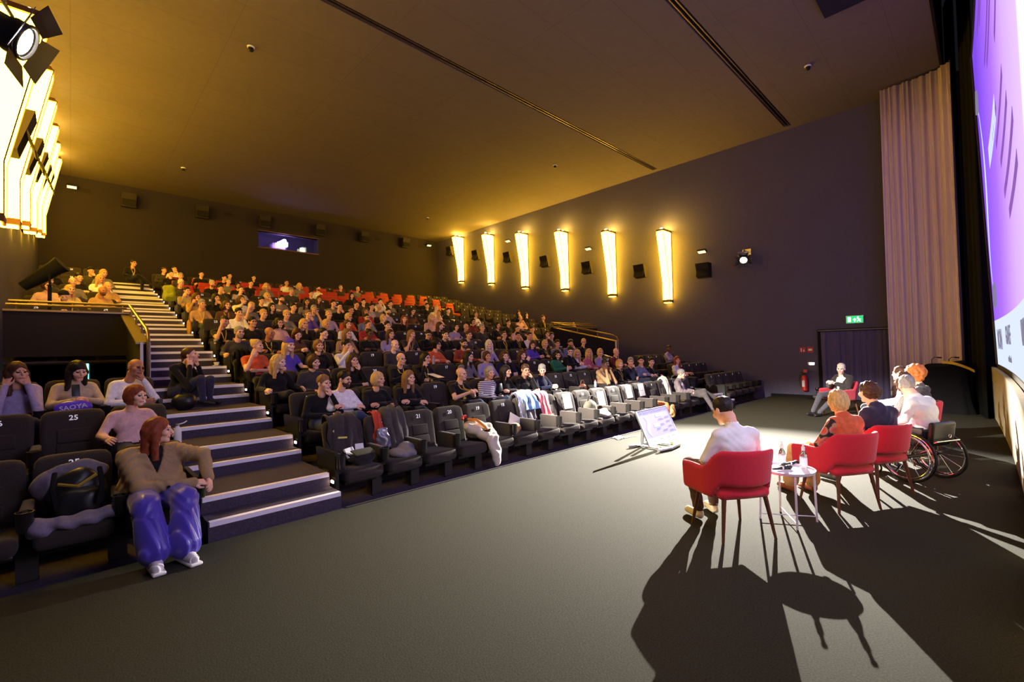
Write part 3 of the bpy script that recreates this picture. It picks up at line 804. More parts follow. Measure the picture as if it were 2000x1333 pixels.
# ------------------------------------------------------------------ cinema seats
M_SEAT = mat('charcoal_seat_fabric', (56, 50, 46), 0.92, noise=0.16, nscale=70, bump=0.12, spec=0.12, sheen=0.1)
M_REDSEAT = mat('red_seat_leather', (178, 58, 44), 0.5, noise=0.1, nscale=30, spec=0.35)
M_NUM = mat('seat_number_white', (235, 235, 240), 0.5, emit=(235, 235, 245), estr=0.10)  # faint emission added so the digits stand out white
def seat_backrest(n=3):
    b = MB()
    # reclined panel with wings and rounded shoulders, built from cross rows
    prof = [(0.20, 0.34, 0.235), (0.225, 0.42, 0.25), (0.255, 0.56, 0.255), (0.29, 0.70, 0.262), (0.325, 0.84, 0.264), (0.342, 0.91, 0.255), (0.352, 0.945, 0.225), (0.357, 0.955, 0.17)]
    front = []; back = []
    us = np.array([-1, -0.94, -0.82, -0.45, 0, 0.45, 0.82, 0.94, 1])
    for i, (y, z, w) in enumerate(prof):
        f = []; k = []
        edge = min(1, (len(prof) - 1 - i) / 2.0) * min(1, i / 1.0 + 0.3)
        for u in us:
            wing = 0.022 * max(0, abs(u) - 0.6) / 0.4 * edge
            rnd = 0.03 * (1 - edge) + (0.045 if abs(u) > 0.97 else 0.012 if abs(u) > 0.9 else 0)
            f.append((u * w, y - 0.045 - wing + rnd, z)); k.append((u * w * 0.98, y + 0.055 - rnd * 0.6, z))
        front.append(f); back.append(k)
    a = len(prof); c = len(us)
    vs = [p for r in front for p in r] + [p for r in back for p in r]; fs = []; o = a * c
    for i in range(a - 1):
        for j in range(c - 1):
            fs.append((i * c + j, i * c + j + 1, (i + 1) * c + j + 1, (i + 1) * c + j))
            fs.append((o + i * c + j, o + (i + 1) * c + j, o + (i + 1) * c + j + 1, o + i * c + j + 1))
        fs.append((i * c, (i + 1) * c, o + (i + 1) * c, o + i * c)); fs.append((i * c + c - 1, o + i * c + c - 1, o + (i + 1) * c + c - 1, (i + 1) * c + c - 1))
    for j in range(c - 1):
        fs.append((j, o + j, o + j + 1, j + 1)); q = (a - 1) * c
        fs.append((q + j, q + j + 1, o + q + j + 1, o + q + j))
    b.add(vs, fs)
    me = b.mesh('backrest'); smooth_by_angle(me, 55); return me
SLOPE = math.atan2(0.14, 0.58)
def mk(name, b, m, ang=40):
    me = b.mesh(name); smooth_by_angle(me, ang); me.materials.append(m); return me
ME_BACK = seat_backrest(); ME_BACK.materials.append(M_SEAT)
ME_PADU = mk('lumbar_pad', MB().rbox((0, 0.236, 0.685), (0.26, 0.03, 0.15), 0.014, 2, 0, -SLOPE).rbox((0, 0.197, 0.535), (0.27, 0.03, 0.14), 0.014, 2, 0, -SLOPE), M_SEAT)
ME_CUSH = mk('cushion', MB().rbox((0, -0.06, 0.36), (0.49, 0.57, 0.15), 0.055, 3, 0, R(-4)), M_SEAT)
ME_ARM = mk('armrest', MB().rbox((0, -0.03, 0.515), (0.075, 0.40, 0.24), 0.02, 2), M_SEAT)
cup = MB().lathe([(0.040, 0.0), (0.050, 0.02), (0.057, 0.16), (0.059, 0.165), (0.050, 0.165), (0.042, 0.02)], (0, -0.275, 0.465), 14)
ME_CUP = mk('cup_holder', cup, mat('cup_holder_plastic', (34, 32, 31), 0.22, spec=0.6))
ME_PED = mk('pedestal', MB().bb(-0.065, 0.065, -0.06, 0.10, 0.0, 0.42).bb(-0.075, 0.075, -0.10, 0.14, 0.0, 0.015), mat('seat_pedestal', (52, 48, 46), 0.6, spec=0.3))
ME_SHELL = mk('seat_pan', MB().rbox((0, -0.02, 0.27), (0.44, 0.40, 0.05), 0.02, 1), M_DKPLASTIC)
ME_END = mk('end_panel', MB().prism([(-0.26, 0.05), (0.16, 0.05), (0.30, 0.50), (0.34, 0.66), (-0.24, 0.66)], -0.02, 0.02, 'x'), M_DKPLASTIC)
# low detail copies for far rows
ME_CUSH_F = mk('cushion', MB().rbox((0, -0.05, 0.36), (0.49, 0.54, 0.15), 0.05, 1), M_SEAT)
ME_ARM_F = mk('armrest', MB().rbox((0, -0.06, 0.50), (0.07, 0.46, 0.26), 0.02, 1), M_SEAT)
# wide red seats
ME_VBACK = mk('backrest', MB().rbox((0, 0.275, 0.62), (0.50, 0.09, 0.52), 0.04, 2, 0, -SLOPE), M_REDSEAT)
ME_VHEAD = mk('headrest', MB().rbox((0, 0.335, 0.93), (0.46, 0.09, 0.17), 0.04, 2, 0, -SLOPE), M_REDSEAT)
ME_VCUSH = mk('cushion', MB().rbox((0, -0.03, 0.37), (0.54, 0.56, 0.16), 0.05, 2), M_REDSEAT)
ME_VARM = mk('armrest', MB().prism([(-0.34, 0.10), (0.36, 0.10), (0.42, 0.72), (0.34, 0.74), (0.15, 0.62), (-0.34, 0.60)], -0.055, 0.055, 'x'), mat('vip_arm_leather', (60, 52, 38), 0.5, spec=0.35))
ME_VCUP = mk('cup_holder', MB().lathe([(0.04, 0.0), (0.045, 0.1), (0.038, 0.1), (0.034, 0.02)], (0, -0.24, 0.60), 10), M_DKPLASTIC)

def xseat(n):
    if n >= 24: return 0.585 - (n - 24) * 0.565
    if n >= 6: return 3.68 + (21 - n) * 0.565
    return 14.06 + (5 - n) * 0.565
VIP = (11, 12, 13)
VIPX = [2.85 + 0.80 * i for i in range(15)]
NUM_OK = {}
def number(parent, n, z=0.875):
    me = text_mesh(str(n), 0.078, 0.0012, 0.001)
    if len(me.materials) == 0: me.materials.append(M_NUM)
    o = obj('seat_number', me, None, parent)
    y = 0.20 + (z - 0.34) * 0.2415 - 0.048
    o.matrix_local = basis_mat((0, y - 0.004, z), (1, 0, 0), (0, 0.2415, 1))
    return o
def block_of(n): return 'left' if n >= 24 else 'middle' if n >= 6 else 'right'
SEATS = {}
stuffV, stuffF, stuffM = [], [], []
def add_stuff(me, off, mi):
    n = len(me.vertices); v = np.empty(n * 3, np.float32); me.vertices.foreach_get('co', v); v = v.reshape(-1, 3) + np.array(off)
    base = sum(len(a) for a in stuffV); stuffV.append(v)
    for p in me.polygons:
        stuffF.append(tuple(i + base for i in p.vertices)); stuffM.append(mi)
def seat_label(k, n):
    r = word(k)
    if block_of(n) == 'left':
        pos = ['next to the stairs', 'middle of three', 'against the left wall'][n - 24]
        return 'charcoal theater chair in the left block, %s row, %s' % (r, pos)
    if block_of(n) == 'middle':
        return 'charcoal theater chair in the middle block, %s row, %s from the left stairs' % (r, word(23 - n))
    return 'charcoal theater chair in the right block, %s row, %s from the right wall' % (r, word(n - 1))
def place_seat(k, n):
    x, y, z = xseat(n), yseat(k), zrow(k)
    far = k >= 7
    t = thing('theater_chair', seat_label(k, n), 'chair', (x, y, z), 0, 'charcoal chairs of the %s row' % word(k))
    bk = obj('backrest', ME_BACK, None, t)
    obj('cushion', ME_CUSH_F if far else ME_CUSH, None, t)
    number(bk, n)
    if not far: obj('lumbar_pad', ME_PADU, None, bk)
    sides = [0.2825]
    if n in (23, 5): sides.append(-0.2825)
    if n in (24, 6): sides = []
    for sx in sides:
        a = obj('armrest', ME_ARM_F if far else ME_ARM, None, t, (sx, 0, 0))
        if not far:
            obj('cup_holder', ME_CUP, None, a)
            obj('pedestal', ME_PED, None, t, (sx, 0, 0))
    if not far: obj('seat_pan', ME_SHELL, None, t)
    if n in (23, 5): obj('end_panel', ME_END, None, t, (-0.315, 0, 0))
    if n in (6, 24): obj('end_panel', ME_END, None, t, (0.285, 0, 0))
    SEATS[(k, n)] = t
    return t
for k in range(NROW):
    mids = [] if k in VIP else list(range(23, 5, -1))
    sides = [] if k in (3, 4, 5) else [24, 25, 26, 5, 4, 3, 2, 1]
    if k in VIP: sides.remove(5)
    for n in mids + sides:
        stuff = (k == 14 and 6 <= n <= 23) or (n <= 5 and k >= 10) or (n >= 24 and k >= 13)
        if stuff:
            off = (xseat(n), yseat(k), zrow(k))
            add_stuff(ME_BACK, off, 0); add_stuff(ME_CUSH_F, off, 0); add_stuff(ME_ARM_F, (off[0] + 0.2825, off[1], off[2]), 0)
            if k == 14 or n <= 5:
                me = text_mesh(str(n), 0.078, 0.0012, 0.001)
                yy = 0.20 + (0.875 - 0.34) * 0.2415 - 0.052
                tmp = me.copy(); tmp.transform(basis_mat((0, yy, 0.875), (1, 0, 0), (0, 0.2415, 1))); add_stuff(tmp, off, 1); bpy.data.meshes.remove(tmp)
        else:
            place_seat(k, n)
    if k in VIP:
        for i, x in enumerate(VIPX):
            t = thing('recliner_chair', 'wide red leather chair in the %s row, %s from the left stairs' % (word(k), word(i)), 'chair', (x, yseat(k), zrow(k)), 0, 'wide red chairs near the back')
            bk = obj('backrest', ME_VBACK, None, t); obj('headrest', ME_VHEAD, None, bk); obj('cushion', ME_VCUSH, None, t)
            for sx in (-0.33, 0.33):
                a = obj('armrest', ME_VARM, None, t, (sx, 0, 0)); obj('cup_holder', ME_VCUP, None, a)
            SEATS[(k, 100 + i)] = t
me = mesh_from('seat_rows', [p for a in stuffV for p in a], stuffF, True)
me.materials.append(M_SEAT); me.materials.append(M_NUM)
me.polygons.foreach_set('material_index', np.array(stuffM, np.int32))
tag(obj('chair_rows', me), 'rows of dark theater chairs far away at the very back and far right', 'chairs', None, 'stuff')
# step lights at the row ends
M_STEPL = emat('step_light_lens', (255, 214, 170), 9.0)
def step_light(x, k, sgn, side):
    t = thing('step_light', 'small glowing step light at the %s row end beside the %s stairs' % (word(k), side), 'light', (x, 5.33 + PITCH * k, 0.20 + 0.302 * k), 0, 'step lights of the %s stairs' % side)
    obj('housing', MB().rbox((0, 0, 0.03), (0.03, 0.09, 0.07), 0.01, 1), M_DKPLASTIC, t)
    obj('lens', MB().rbox((sgn * 0.018, -0.005, 0.02), (0.015, 0.065, 0.032), 0.006, 1), M_STEPL, t)
for k in range(14): step_light(2.205, k, -1, 'left')
for k in range(3): step_light(13.715, k, -1, 'right')
# front edge strip of the stage
struct('trim_4', MB().bb(SX1 + 0.02, TX0 - 0.02, EDGE_Y - 0.03, EDGE_Y + 0.003, 0.0, 0.008), mat('edge_trim', (58, 56, 56), 0.5, metal=0.3), label='thin dark trim along the stage edge before the seats')

# ------------------------------------------------------------------ people: bodies as one smooth surface
def smin(a, b, k):
    if k <= 0: return np.minimum(a, b)
    h = np.maximum(k - np.abs(a - b), 0.0) / k
    return np.minimum(a, b) - h * h * k * 0.25
class Sdf:
    """smoothly merged tapered limbs and ellipsoids, each with a surface region"""
    def __init__(s, k=0.03): s.p = []; s.k = k; s.cut = []; s.noise = None
    def cap(s, a, b, ra, rb=None, reg=0, k=None):
        s.p.append(('c', np.array(a, float), np.array(b, float), ra, ra if rb is None else rb, reg, s.k if k is None else k)); return s
    def ell(s, c, r, reg=0, k=None):
        s.p.append(('e', np.array(c, float), np.array(r, float), 0, 0, reg, s.k if k is None else k)); return s
    def sub(s, fn): s.cut.append(fn); return s
    def one(s, q, P):
        if q[0] == 'c':
            a, b = q[1], q[2]; ba = b - a; L = float(ba @ ba)
            pa = P - a
            h = np.clip((pa @ ba) / L, 0, 1) if L > 1e-12 else np.zeros(len(P))
            return np.sqrt(((pa - h[:, None] * ba) ** 2).sum(1)) - (q[3] + (q[4] - q[3]) * h)
        e = (P - q[1]) / q[2]; k0 = np.sqrt((e ** 2).sum(1)); k1 = np.sqrt(((e / q[2]) ** 2).sum(1)) + 1e-9
        return k0 * (k0 - 1) / k1
    def val(s, P):
        d = None
        for q in s.p:
            v = s.one(q, P); d = v if d is None else smin(d, v, q[6])
        if s.noise is not None: d = d + s.noise(P)
        for c in s.cut: d = np.maximum(d, c(P))
        return d
    def region(s, P):
        best = np.full(len(P), 1e9); reg = np.zeros(len(P), np.int32)
        for q in s.p:
            v = s.one(q, P); mk_ = v < best; best[mk_] = v[mk_]; reg[mk_] = q[5]
        return reg
    def bounds(s):
        lo = np.full(3, 1e9); hi = -lo
        for q in s.p:
            if q[0] == 'c':
                r = max(q[3], q[4])
                for e in (q[1], q[2]): lo = np.minimum(lo, e - r); hi = np.maximum(hi, e + r)
            else: lo = np.minimum(lo, q[1] - q[2]); hi = np.maximum(hi, q[1] + q[2])
        return lo, hi
CORN = np.array([(i, j, k) for i in (0, 1) for j in (0, 1) for k in (0, 1)])
EDGES = [(a, b) for a in range(8) for b in range(a + 1, 8) if np.abs(CORN[a] - CORN[b]).sum() == 1]
def surface(s, h, pad=None):
    """closed quad surface of an Sdf (surface nets)"""
    lo, hi = s.bounds(); pad = pad if pad is not None else 2.0 * h + 0.012
    lo = lo - pad; hi = hi + pad
    n = np.ceil((hi - lo) / h).astype(int) + 1
    ax = [lo[i] + h * np.arange(n[i]) for i in range(3)]
    G = np.stack(np.meshgrid(*ax, indexing='ij'), -1).reshape(-1, 3)
    V = s.val(G).reshape(n)
    c = [V[i:n[0] - 1 + i, j:n[1] - 1 + j, k:n[2] - 1 + k] for (i, j, k) in CORN]
    S = np.stack([q < 0 for q in c], 0); cnt = S.sum(0)
    mk_ = (cnt > 0) & (cnt < 8)
    idx = np.full(mk_.shape, -1, np.int64); idx[mk_] = np.arange(mk_.sum())
    cells = np.argwhere(mk_); vals = np.stack([q[mk_] for q in c], 1)
    pos = np.zeros((len(cells), 3)); w = np.zeros(len(cells))
    for a, b in EDGES:
        va, vb = vals[:, a], vals[:, b]; cr = (va < 0) != (vb < 0)
        t = np.where(cr, va / np.where(cr, va - vb, 1), 0)
        pos += np.where(cr[:, None], CORN[a] + t[:, None] * (CORN[b] - CORN[a]), 0); w += cr
    P = lo + h * (cells + pos / w[:, None])
    F = []
    sg = V < 0
    for d in range(3):
        a, b = (d + 1) % 3, (d + 2) % 3
        sl0 = [slice(None)] * 3; sl1 = [slice(None)] * 3
        sl0[d] = slice(0, -1); sl1[d] = slice(1, None)
        for q in (a, b): sl0[q] = slice(1, -1); sl1[q] = slice(1, -1)
        s0, s1 = sg[tuple(sl0)], sg[tuple(sl1)]
        for flip, msk in ((False, s0 & ~s1), (True, ~s0 & s1)):
            e = np.argwhere(msk)
            if len(e) == 0: continue
            e = e.copy(); e[:, a] += 1; e[:, b] += 1
            def cell(da, db):
                q = e.copy(); q[:, a] += da; q[:, b] += db; return idx[q[:, 0], q[:, 1], q[:, 2]]
            quad = np.stack([cell(-1, -1), cell(0, -1), cell(0, 0), cell(-1, 0)], 1)
            F.append(quad[:, ::-1] if flip else quad)
    Q = np.concatenate(F)
    Q = Q[(Q >= 0).all(1)]
    reg = s.region(P[Q].mean(1))
    return P, Q, reg
# ---- heads
def head_sdf(fem=0.5):
    s = Sdf(0.03)
    jw = 0.058 - 0.006 * fem
    s.ell((0, 0.016, 0.036), (0.074, 0.093, 0.082), 2)
    s.ell((0, -0.026, -0.040), (jw, 0.066, 0.076), 2)
    s.cap((-0.012, -0.066, -0.098), (0.012, -0.066, -0.098), 0.021, reg=2, k=0.02)
    s.cap((-0.036, -0.078, 0.022), (0.036, -0.078, 0.022), 0.011, reg=2, k=0.018)
    s.cap((0, -0.090, 0.010), (0, -0.110, -0.030), 0.008, 0.0125, reg=2, k=0.012)
    s.cap((-0.018, -0.086, -0.066), (0.018, -0.086, -0.066), 0.0075, reg=4, k=0.008)
    for sx in (-1, 1):
        s.ell((sx * 0.045, -0.062, -0.025), (0.024, 0.026, 0.026), 2, 0.02)
        s.ell((sx * 0.0305, -0.080, 0.003), (0.0135, 0.0085, 0.0075), 5, 0.004)
        s.cap((sx * 0.014, -0.088, 0.022), (sx * 0.047, -0.080, 0.021), 0.0042, reg=6, k=0.003)
        s.ell((sx * 0.077, 0.012, -0.008), (0.010, 0.021, 0.031), 2, 0.008)
    s.cap((0, 0.028, -0.07), (0, 0.050, -0.17), 0.050 - 0.006 * fem, 0.056 - 0.006 * fem, 2, 0.03)
    return s
HEADS = {}
def head_arrays(h, fem):
    k = (h, fem)
    if k not in HEADS: HEADS[k] = surface(head_sdf(fem), h, 0.03)
    return HEADS[k]
# ---- hair, in head space
def hair_sdf(st):
    s = Sdf(0.02)
    amp, fr = 0.0035, 95.0
    s.ell((0, 0.018, 0.040), (0.084, 0.103, 0.091))
    if st in ('short', 'crop'):
        s.p = []; s.ell((0, 0.019, 0.038), (0.080, 0.099, 0.088) if st == 'short' else (0.0775, 0.0965, 0.0855))
        s.sub(lambda P: -(P[:, 2] + 0.95 * P[:, 1] + 0.022) / 1.38)
        if st == 'short': s.ell((0, 0.006, 0.078), (0.070, 0.077, 0.053)); amp = 0.004
        else: amp = 0.001
    elif st == 'fringe':
        s.sub(lambda P: P[:, 2] - 0.045); s.sub(lambda P: -(P[:, 2] + 0.95 * P[:, 1] - 0.03) / 1.38)
    elif st in ('bob', 'long', 'curly', 'bangs', 'afro', 'band'):
        s.ell((0, 0.035, -0.01), (0.097, 0.098, 0.115))
        low = -0.135
        if st in ('long', 'bangs', 'band'):
            for sx in (-1, 1):
                s.cap((sx * 0.074, 0.012, -0.02), (sx * 0.085, 0.0, -0.26), 0.038, 0.026)
            s.cap((-0.04, 0.075, 0.0), (-0.045, 0.085, -0.27), 0.05, 0.04); s.cap((0.04, 0.075, 0.0), (0.045, 0.085, -0.27), 0.05, 0.04)
            low = -0.27
        if st == 'curly':
            for a in range(9):
                t = a / 9 * 6.28; s.ell((0.098 * math.cos(t), 0.045 + 0.075 * math.sin(t), -0.06 + 0.02 * math.sin(3 * t)), (0.05, 0.05, 0.075))
            amp, fr, low = 0.011, 62.0, -0.19
        if st == 'afro':
            s.ell((0, 0.03, 0.05), (0.13, 0.13, 0.125)); amp, fr = 0.010, 75.0; low = -0.10
        fz = 0.052 if st == 'bangs' else 0.075
        s.sub(lambda P: -((np.sqrt((((P - np.array([0, -0.125, fz - 0.13])) / np.array([0.066, 0.105, 0.13])) ** 2).sum(1)) - 1) * 0.06))
        s.sub(lambda P, low=low: low - P[:, 2])
    elif st == 'bun':
        s.sub(lambda P: -(P[:, 2] + 0.95 * P[:, 1] - 0.004) / 1.38)
        s.ell((0, 0.095, 0.095), (0.045, 0.045, 0.042))
    elif st == 'tail':
        s.sub(lambda P: -(P[:, 2] + 0.95 * P[:, 1] - 0.004) / 1.38)
        s.cap((0, 0.10, 0.03), (0, 0.125, -0.12), 0.032, 0.018)
    elif st in ('beanie', 'cap'):
        s.ell((0, 0.02, 0.055), (0.090, 0.108, 0.088))
        s.sub(lambda P: -(P[:, 2] + 0.25 * P[:, 1] - 0.028) / 1.03)
        amp = 0.0015
        if st == 'cap': s.cap((-0.035, -0.10, 0.05), (0.035, -0.10, 0.05), 0.012); s.cap((-0.03, -0.135, 0.042), (0.03, -0.135, 0.042), 0.009)
        else: s.cap((0, 0.05, 0.11), (0, 0.07, 0.135), 0.05, 0.035)
    elif st == 'beard':
        s.p = []
        s.ell((0, -0.027, -0.050), (0.0605, 0.0695, 0.072)); s.cap((-0.01, -0.066, -0.098), (0.01, -0.066, -0.098), 0.0245)
        s.sub(lambda P: (P[:, 2] + 0.035 + 0.35 * (P[:, 1] + 0.03)) / 1.06)
        s.sub(lambda P: -(np.sqrt((((P - np.array([0, -0.105, -0.062])) / np.array([0.022, 0.03, 0.010])) ** 2).sum(1)) - 1) * 0.01)
        amp = 0.002
    elif st == 'braids':
        s.ell((0, 0.04, 0.0), (0.094, 0.10, 0.11)); 
        for a in range(11):
            t = (a / 10 - 0.5) * 2.8; x, y = 0.088 * math.sin(t), 0.045 + 0.075 * math.cos(t)
            s.cap((x * 0.5, y * 0.3, 0.125), (x, y, 0.05), 0.018, 0.017); s.cap((x, y, 0.05), (x * 1.05, y * 1.05, -0.12), 0.017, 0.015)
        s.sub(lambda P: -((np.sqrt((((P - np.array([0, -0.125, -0.055])) / np.array([0.066, 0.105, 0.13])) ** 2).sum(1)) - 1) * 0.06))
        s.sub(lambda P: -0.13 - P[:, 2])
    s.noise = lambda P: amp * np.sin(P[:, 0] * fr + 1.7 * np.sin(P[:, 2] * fr * 0.5)) * np.sin(P[:, 1] * fr * 0.9 + P[:, 2] * fr * 0.35)
    return s
HAIRS = {}
def hair_mesh(st, h):
    k = (st, h)
    if k not in HAIRS:
        P, Q, _ = surface(hair_sdf(st), h, 0.035)
        HAIRS[k] = fast_mesh('hair', P, Q)
        HAIRS[k].materials.append(None)
    return HAIRS[k]
# ---- hands (wrist at origin, fingers along +Y, palm facing -Z, thumb at +X)
def hand_sdf(curl):
    s = Sdf(0.010)
    s.cap((0, -0.045, 0), (0, 0.0, 0), 0.025, 0.026, 2); s.cap((-0.02, 0.025, 0), (-0.024, 0.075, 0), 0.018, 0.014, 2); s.cap((0.02, 0.02, 0), (0.02, 0.078, 0), 0.019, 0.014, 2); s.cap((0, 0.02, 0), (0, 0.08, 0.002), 0.017, 0.014, 2)
    for x, L in ((-0.033, 0.055), (-0.012, 0.070), (0.010, 0.074), (0.031, 0.066)):
        p = np.array([x, 0.082 - abs(x) * 0.15, 0.0]); an = 0.25 * curl
        for j, f in enumerate((0.45, 0.32, 0.26)):
            q = p + L * f * np.array([x * 1.2, math.cos(an), -math.sin(an)])
            s.cap(p, q, 0.0092 - 0.0006 * j, 0.0086 - 0.0006 * j, 2, 0.003 if j == 0 else 0.005); p = q; an += 0.62 * curl
    t0 = np.array([0.026, 0.018, -0.006]); t1 = np.array([0.052, 0.050, -0.016]); t2 = np.array([0.055 - 0.02 * curl, 0.082, -0.022 - 0.012 * curl])
    s.cap(t0, t1, 0.0135, 0.011, 2, 0.008); s.cap(t1, t2, 0.0108, 0.0088, 2, 0.004)
    return s
HANDS = {}
def hand_arrays(curl, h=0.0062):
    k = (curl, h)
    if k not in HANDS: HANDS[k] = surface(hand_sdf(curl), h, 0.014)
    return HANDS[k]
def place_arr(A, M, mirror=False):
    P, Q, r = A
    P = P.copy()
    if mirror: P[:, 0] *= -1; Q = Q[:, ::-1]
    M3 = np.array(M.to_3x3()); return P @ M3.T + np.array(M.translation), Q, r
def join_arr(parts):
    Vs, Qs, Rs = [], [], []; o = 0
    for P, Q, r in parts:
        Vs.append(P); Qs.append(Q + o); Rs.append(r); o += len(P)
    return np.concatenate(Vs), np.concatenate(Qs), np.concatenate(Rs)
# ---- seated body
ARMS = {  # elbow, wrist for the +x arm; (elbow, wrist) for the -x arm; finger curl
    'lap':   (((.255, .05, .67), (.085, -.20, .635)), ((-.255, .05, .67), (-.085, -.19, .635)), 0.9),
    'rest':  (((.275, .07, .70), (.275, -.19, .69)), ((-.275, .07, .70), (-.275, -.19, .69)), 0.7),
    'chinr': (((.255, .05, .67), (-.05, -.15, .68)), ((-.20, -.10, .70), (-.085, -.045, .955)), 1.5),
    'chinl': (((.20, -.10, .70), (.085, -.045, .955)), ((-.255, .05, .67), (.05, -.15, .68)), 1.5),
    'phone': (((.235, .0, .69), (.055, -.25, .75)), ((-.235, .0, .69), (-.055, -.25, .75)), 1.2),
    'cross': (((.245, .01, .71), (-.09, -.10, .745)), ((-.245, .01, .71), (.09, -.135, .715)), 0.8),
    'face':  (((.17, -.20, .68), (.090, -.035, .985)), ((-.17, -.20, .68), (-.090, -.035, .985)), 0.5),
    'drink': (((.255, .05, .67), (.085, -.20, .635)), ((-.22, -.10, .76), (-.055, -.17, .985)), 1.3),
    'brow':  (((.255, .05, .67), (.06, -.16, .66)), ((-.19, -.13, .74), (-.075, -.07, 1.06)), 0.8),
    'side':  (((.36, -.08, .86), (.35, -.27, .69)), ((-.15, -.19, .68), (.22, -.29, .665)), 0.7),
    'clasp': (((.24, -.02, .70), (.035, -.21, .80)), ((-.24, -.02, .70), (-.035, -.21, .80)), 1.1),
}
def rotx(p, c, a):
    p = np.array(p, float) - c; y, z = p[1], p[2]
    return np.array([p[0], y * math.cos(a) - z * math.sin(a), y * math.sin(a) + z * math.cos(a)]) + c
def body_sdf(pose, legs='flat', build=1.0, sleeves='long', lean=0.0, skirt=False, feet=None, knees=None, wrinkle=0.0):
    s = Sdf(0.035); hipc = np.array([0, 0.06, 0.53])
    U = lambda p: rotx(p, hipc, lean)
    bx = build
    s.cap((-.085, .06, .53), (.085, .06, .53), .112 * bx, reg=1)
    s.cap(U((-.05, .085, .62)), U((.05, .085, .62)), .116 * bx, reg=0)
    s.cap(U((-.068, .125, .78)), U((.068, .125, .78)), .108 * bx, reg=0)
    s.cap(U((0, .09, .62)), U((0, .125, .80)), .115 * bx, reg=0)
    s.cap(U((-.135, .145, .895)), U((.135, .145, .895)), .064, reg=0)
    s.cap(U((0, .14, .90)), U((0, .125, .955)), .075, .060, reg=0)
    s.cap(U((0, .128, .95)), U((0, .085, 1.05)), .050, reg=2, k=0.015)
    up, dn, curl = ARMS[pose]
    hands = []
    for sx, (el, wr) in ((1, up), (-1, dn)):
        sh = U((sx * .172, .145, .885)); el = U(el); wr = U(wr)
        if sleeves == 'short':
            mid = sh + (el - sh) * 0.55
            s.cap(sh, mid, .056 * bx, .05, 0, 0.02); s.cap(mid, el, .044, .040, 2, 0.012); s.cap(el, wr, .040, .028, 2, 0.02)
        else:
            s.cap(sh, el, .054 * bx, .046, 0, 0.025); s.cap(el, wr, .046, .033, 0, 0.02)
        hands.append((sx, el, wr))
    kn = {'flat': [(.115, -.43, .52), (-.115, -.43, .52)], 'cross': [(.10, -.43, .53), (-.02, -.42, .62)], 'wide': [(.20, -.40, .52), (-.20, -.40, .52)]}[legs]
    an = {'flat': [(.115, -.40, .09), (-.115, -.40, .09)], 'cross': [(.10, -.39, .09), (.26, -.52, .36)], 'wide': [(.16, -.42, .09), (-.16, -.42, .09)]}[legs]
    if feet is not None: an = feet
    if knees is not None: kn = knees
    if wrinkle: s.noise = lambda P: wrinkle * (np.sin(P[:, 2] * 70 + 8 * np.sin(P[:, 0] * 14 + 2) + 5 * np.sin(P[:, 1] * 11)) * 0.6 + np.sin(P[:, 0] * 38 + P[:, 2] * 31 + 4 * np.sin(P[:, 1] * 17)) * 0.4)
    for sx, K, A in ((1, kn[0], an[0]), (-1, kn[1], an[1])):
        s.cap((sx * .085, .05, .53), K, .092 * bx, .068 * bx, 1, 0.03)
        if skirt and skirt > 1.2: s.noise = lambda P: np.where(P[:, 2] < 0.5, 0.007 * np.sin(P[:, 0] * 85 + P[:, 1] * 60 + 3 * np.sin(P[:, 2] * 7)), 0.003 * np.sin(P[:, 2] * 70 + 8 * np.sin(P[:, 0] * 14)))
        if skirt: s.cap(K, np.array(A) + [0, 0, 0.05], .075 * skirt, .085 * skirt, 1, 0.03)
        else: s.cap(K, np.array(A) + [0, 0, 0.03], .066 * bx, .046 * bx, 1, 0.02)
        s.cap(np.array(A) + [0, 0, 0.03], A, .036, .036, 3, 0.012)
        A = np.array(A); tdir = np.array([0.02 * sx, -.15, -.045]) if A[2] < 0.2 else np.array([0.05, -.13, -.04])
        s.cap(A + [0, 0.02, -.045 if A[2] < 0.2 else 0], A + tdir, .040, .034, 3, 0.02)
    return s, hands, curl
BODIES = {}
def body_arrays(h, *key):
    key = tuple(tuple(map(tuple, q)) if isinstance(q, list) else q for q in key)
    k = (h,) + key
    if k not in BODIES:
        s, hands, curl = body_sdf(*key)
        BODIES[k] = (surface(s, h), hands, curl, s)
    return BODIES[k]
def hand_matrix(el, wr, sx, pose):
    d = Vector(wr - el).normalized()
    # palm turned inward and down
    pn = Vector((-sx * 0.75, 0.15, -0.65)) if pose not in ('chinr', 'chinl', 'face', 'brow', 'drink') else Vector((-sx * 0.55, 0.85, 0.05))
    z = -(pn - d * pn.dot(d)).normalized(); x = d.cross(z)
    M = Matrix((x, d, z)).transposed().to_4x4(); M.translation = Vector(wr); return M
SKIN = {'a': (236, 186, 160), 'b': (222, 168, 138), 'c': (182, 124, 94), 'd': (112, 74, 56), 'p': (244, 202, 184)}
def skin_mat(c): return mat('skin_' + c, SKIN[c], 0.5, noise=0.05, nscale=30, spec=0.35)
M_LIP = {c: mat('lips_' + c, tuple(int(v * f) for v, f in zip(SKIN[c], (0.86, 0.66, 0.66))), 0.45) for c in SKIN}
M_EYE = mat('eye_dark', (46, 34, 30), 0.25, spec=0.5)
HAIRC = {'dk': (30, 22, 19), 'br': (76, 48, 32), 'lb': (134, 98, 62), 'bl': (206, 168, 108), 'gr': (150, 145, 140), 'wh': (222, 212, 200), 'rd': (132, 60, 32), 'gi': (190, 110, 50), 'dr': (66, 22, 20)}
def hair_mat(c): return mat('hair_' + c, HAIRC[c], 0.55, noise=0.35, nscale=60, bump=0.35, spec=0.3, stretch=(1, 1, 0.25)) if c in HAIRC else mat('hat_' + c, TOPC[c], 0.9, noise=0.2, nscale=80, bump=0.3)
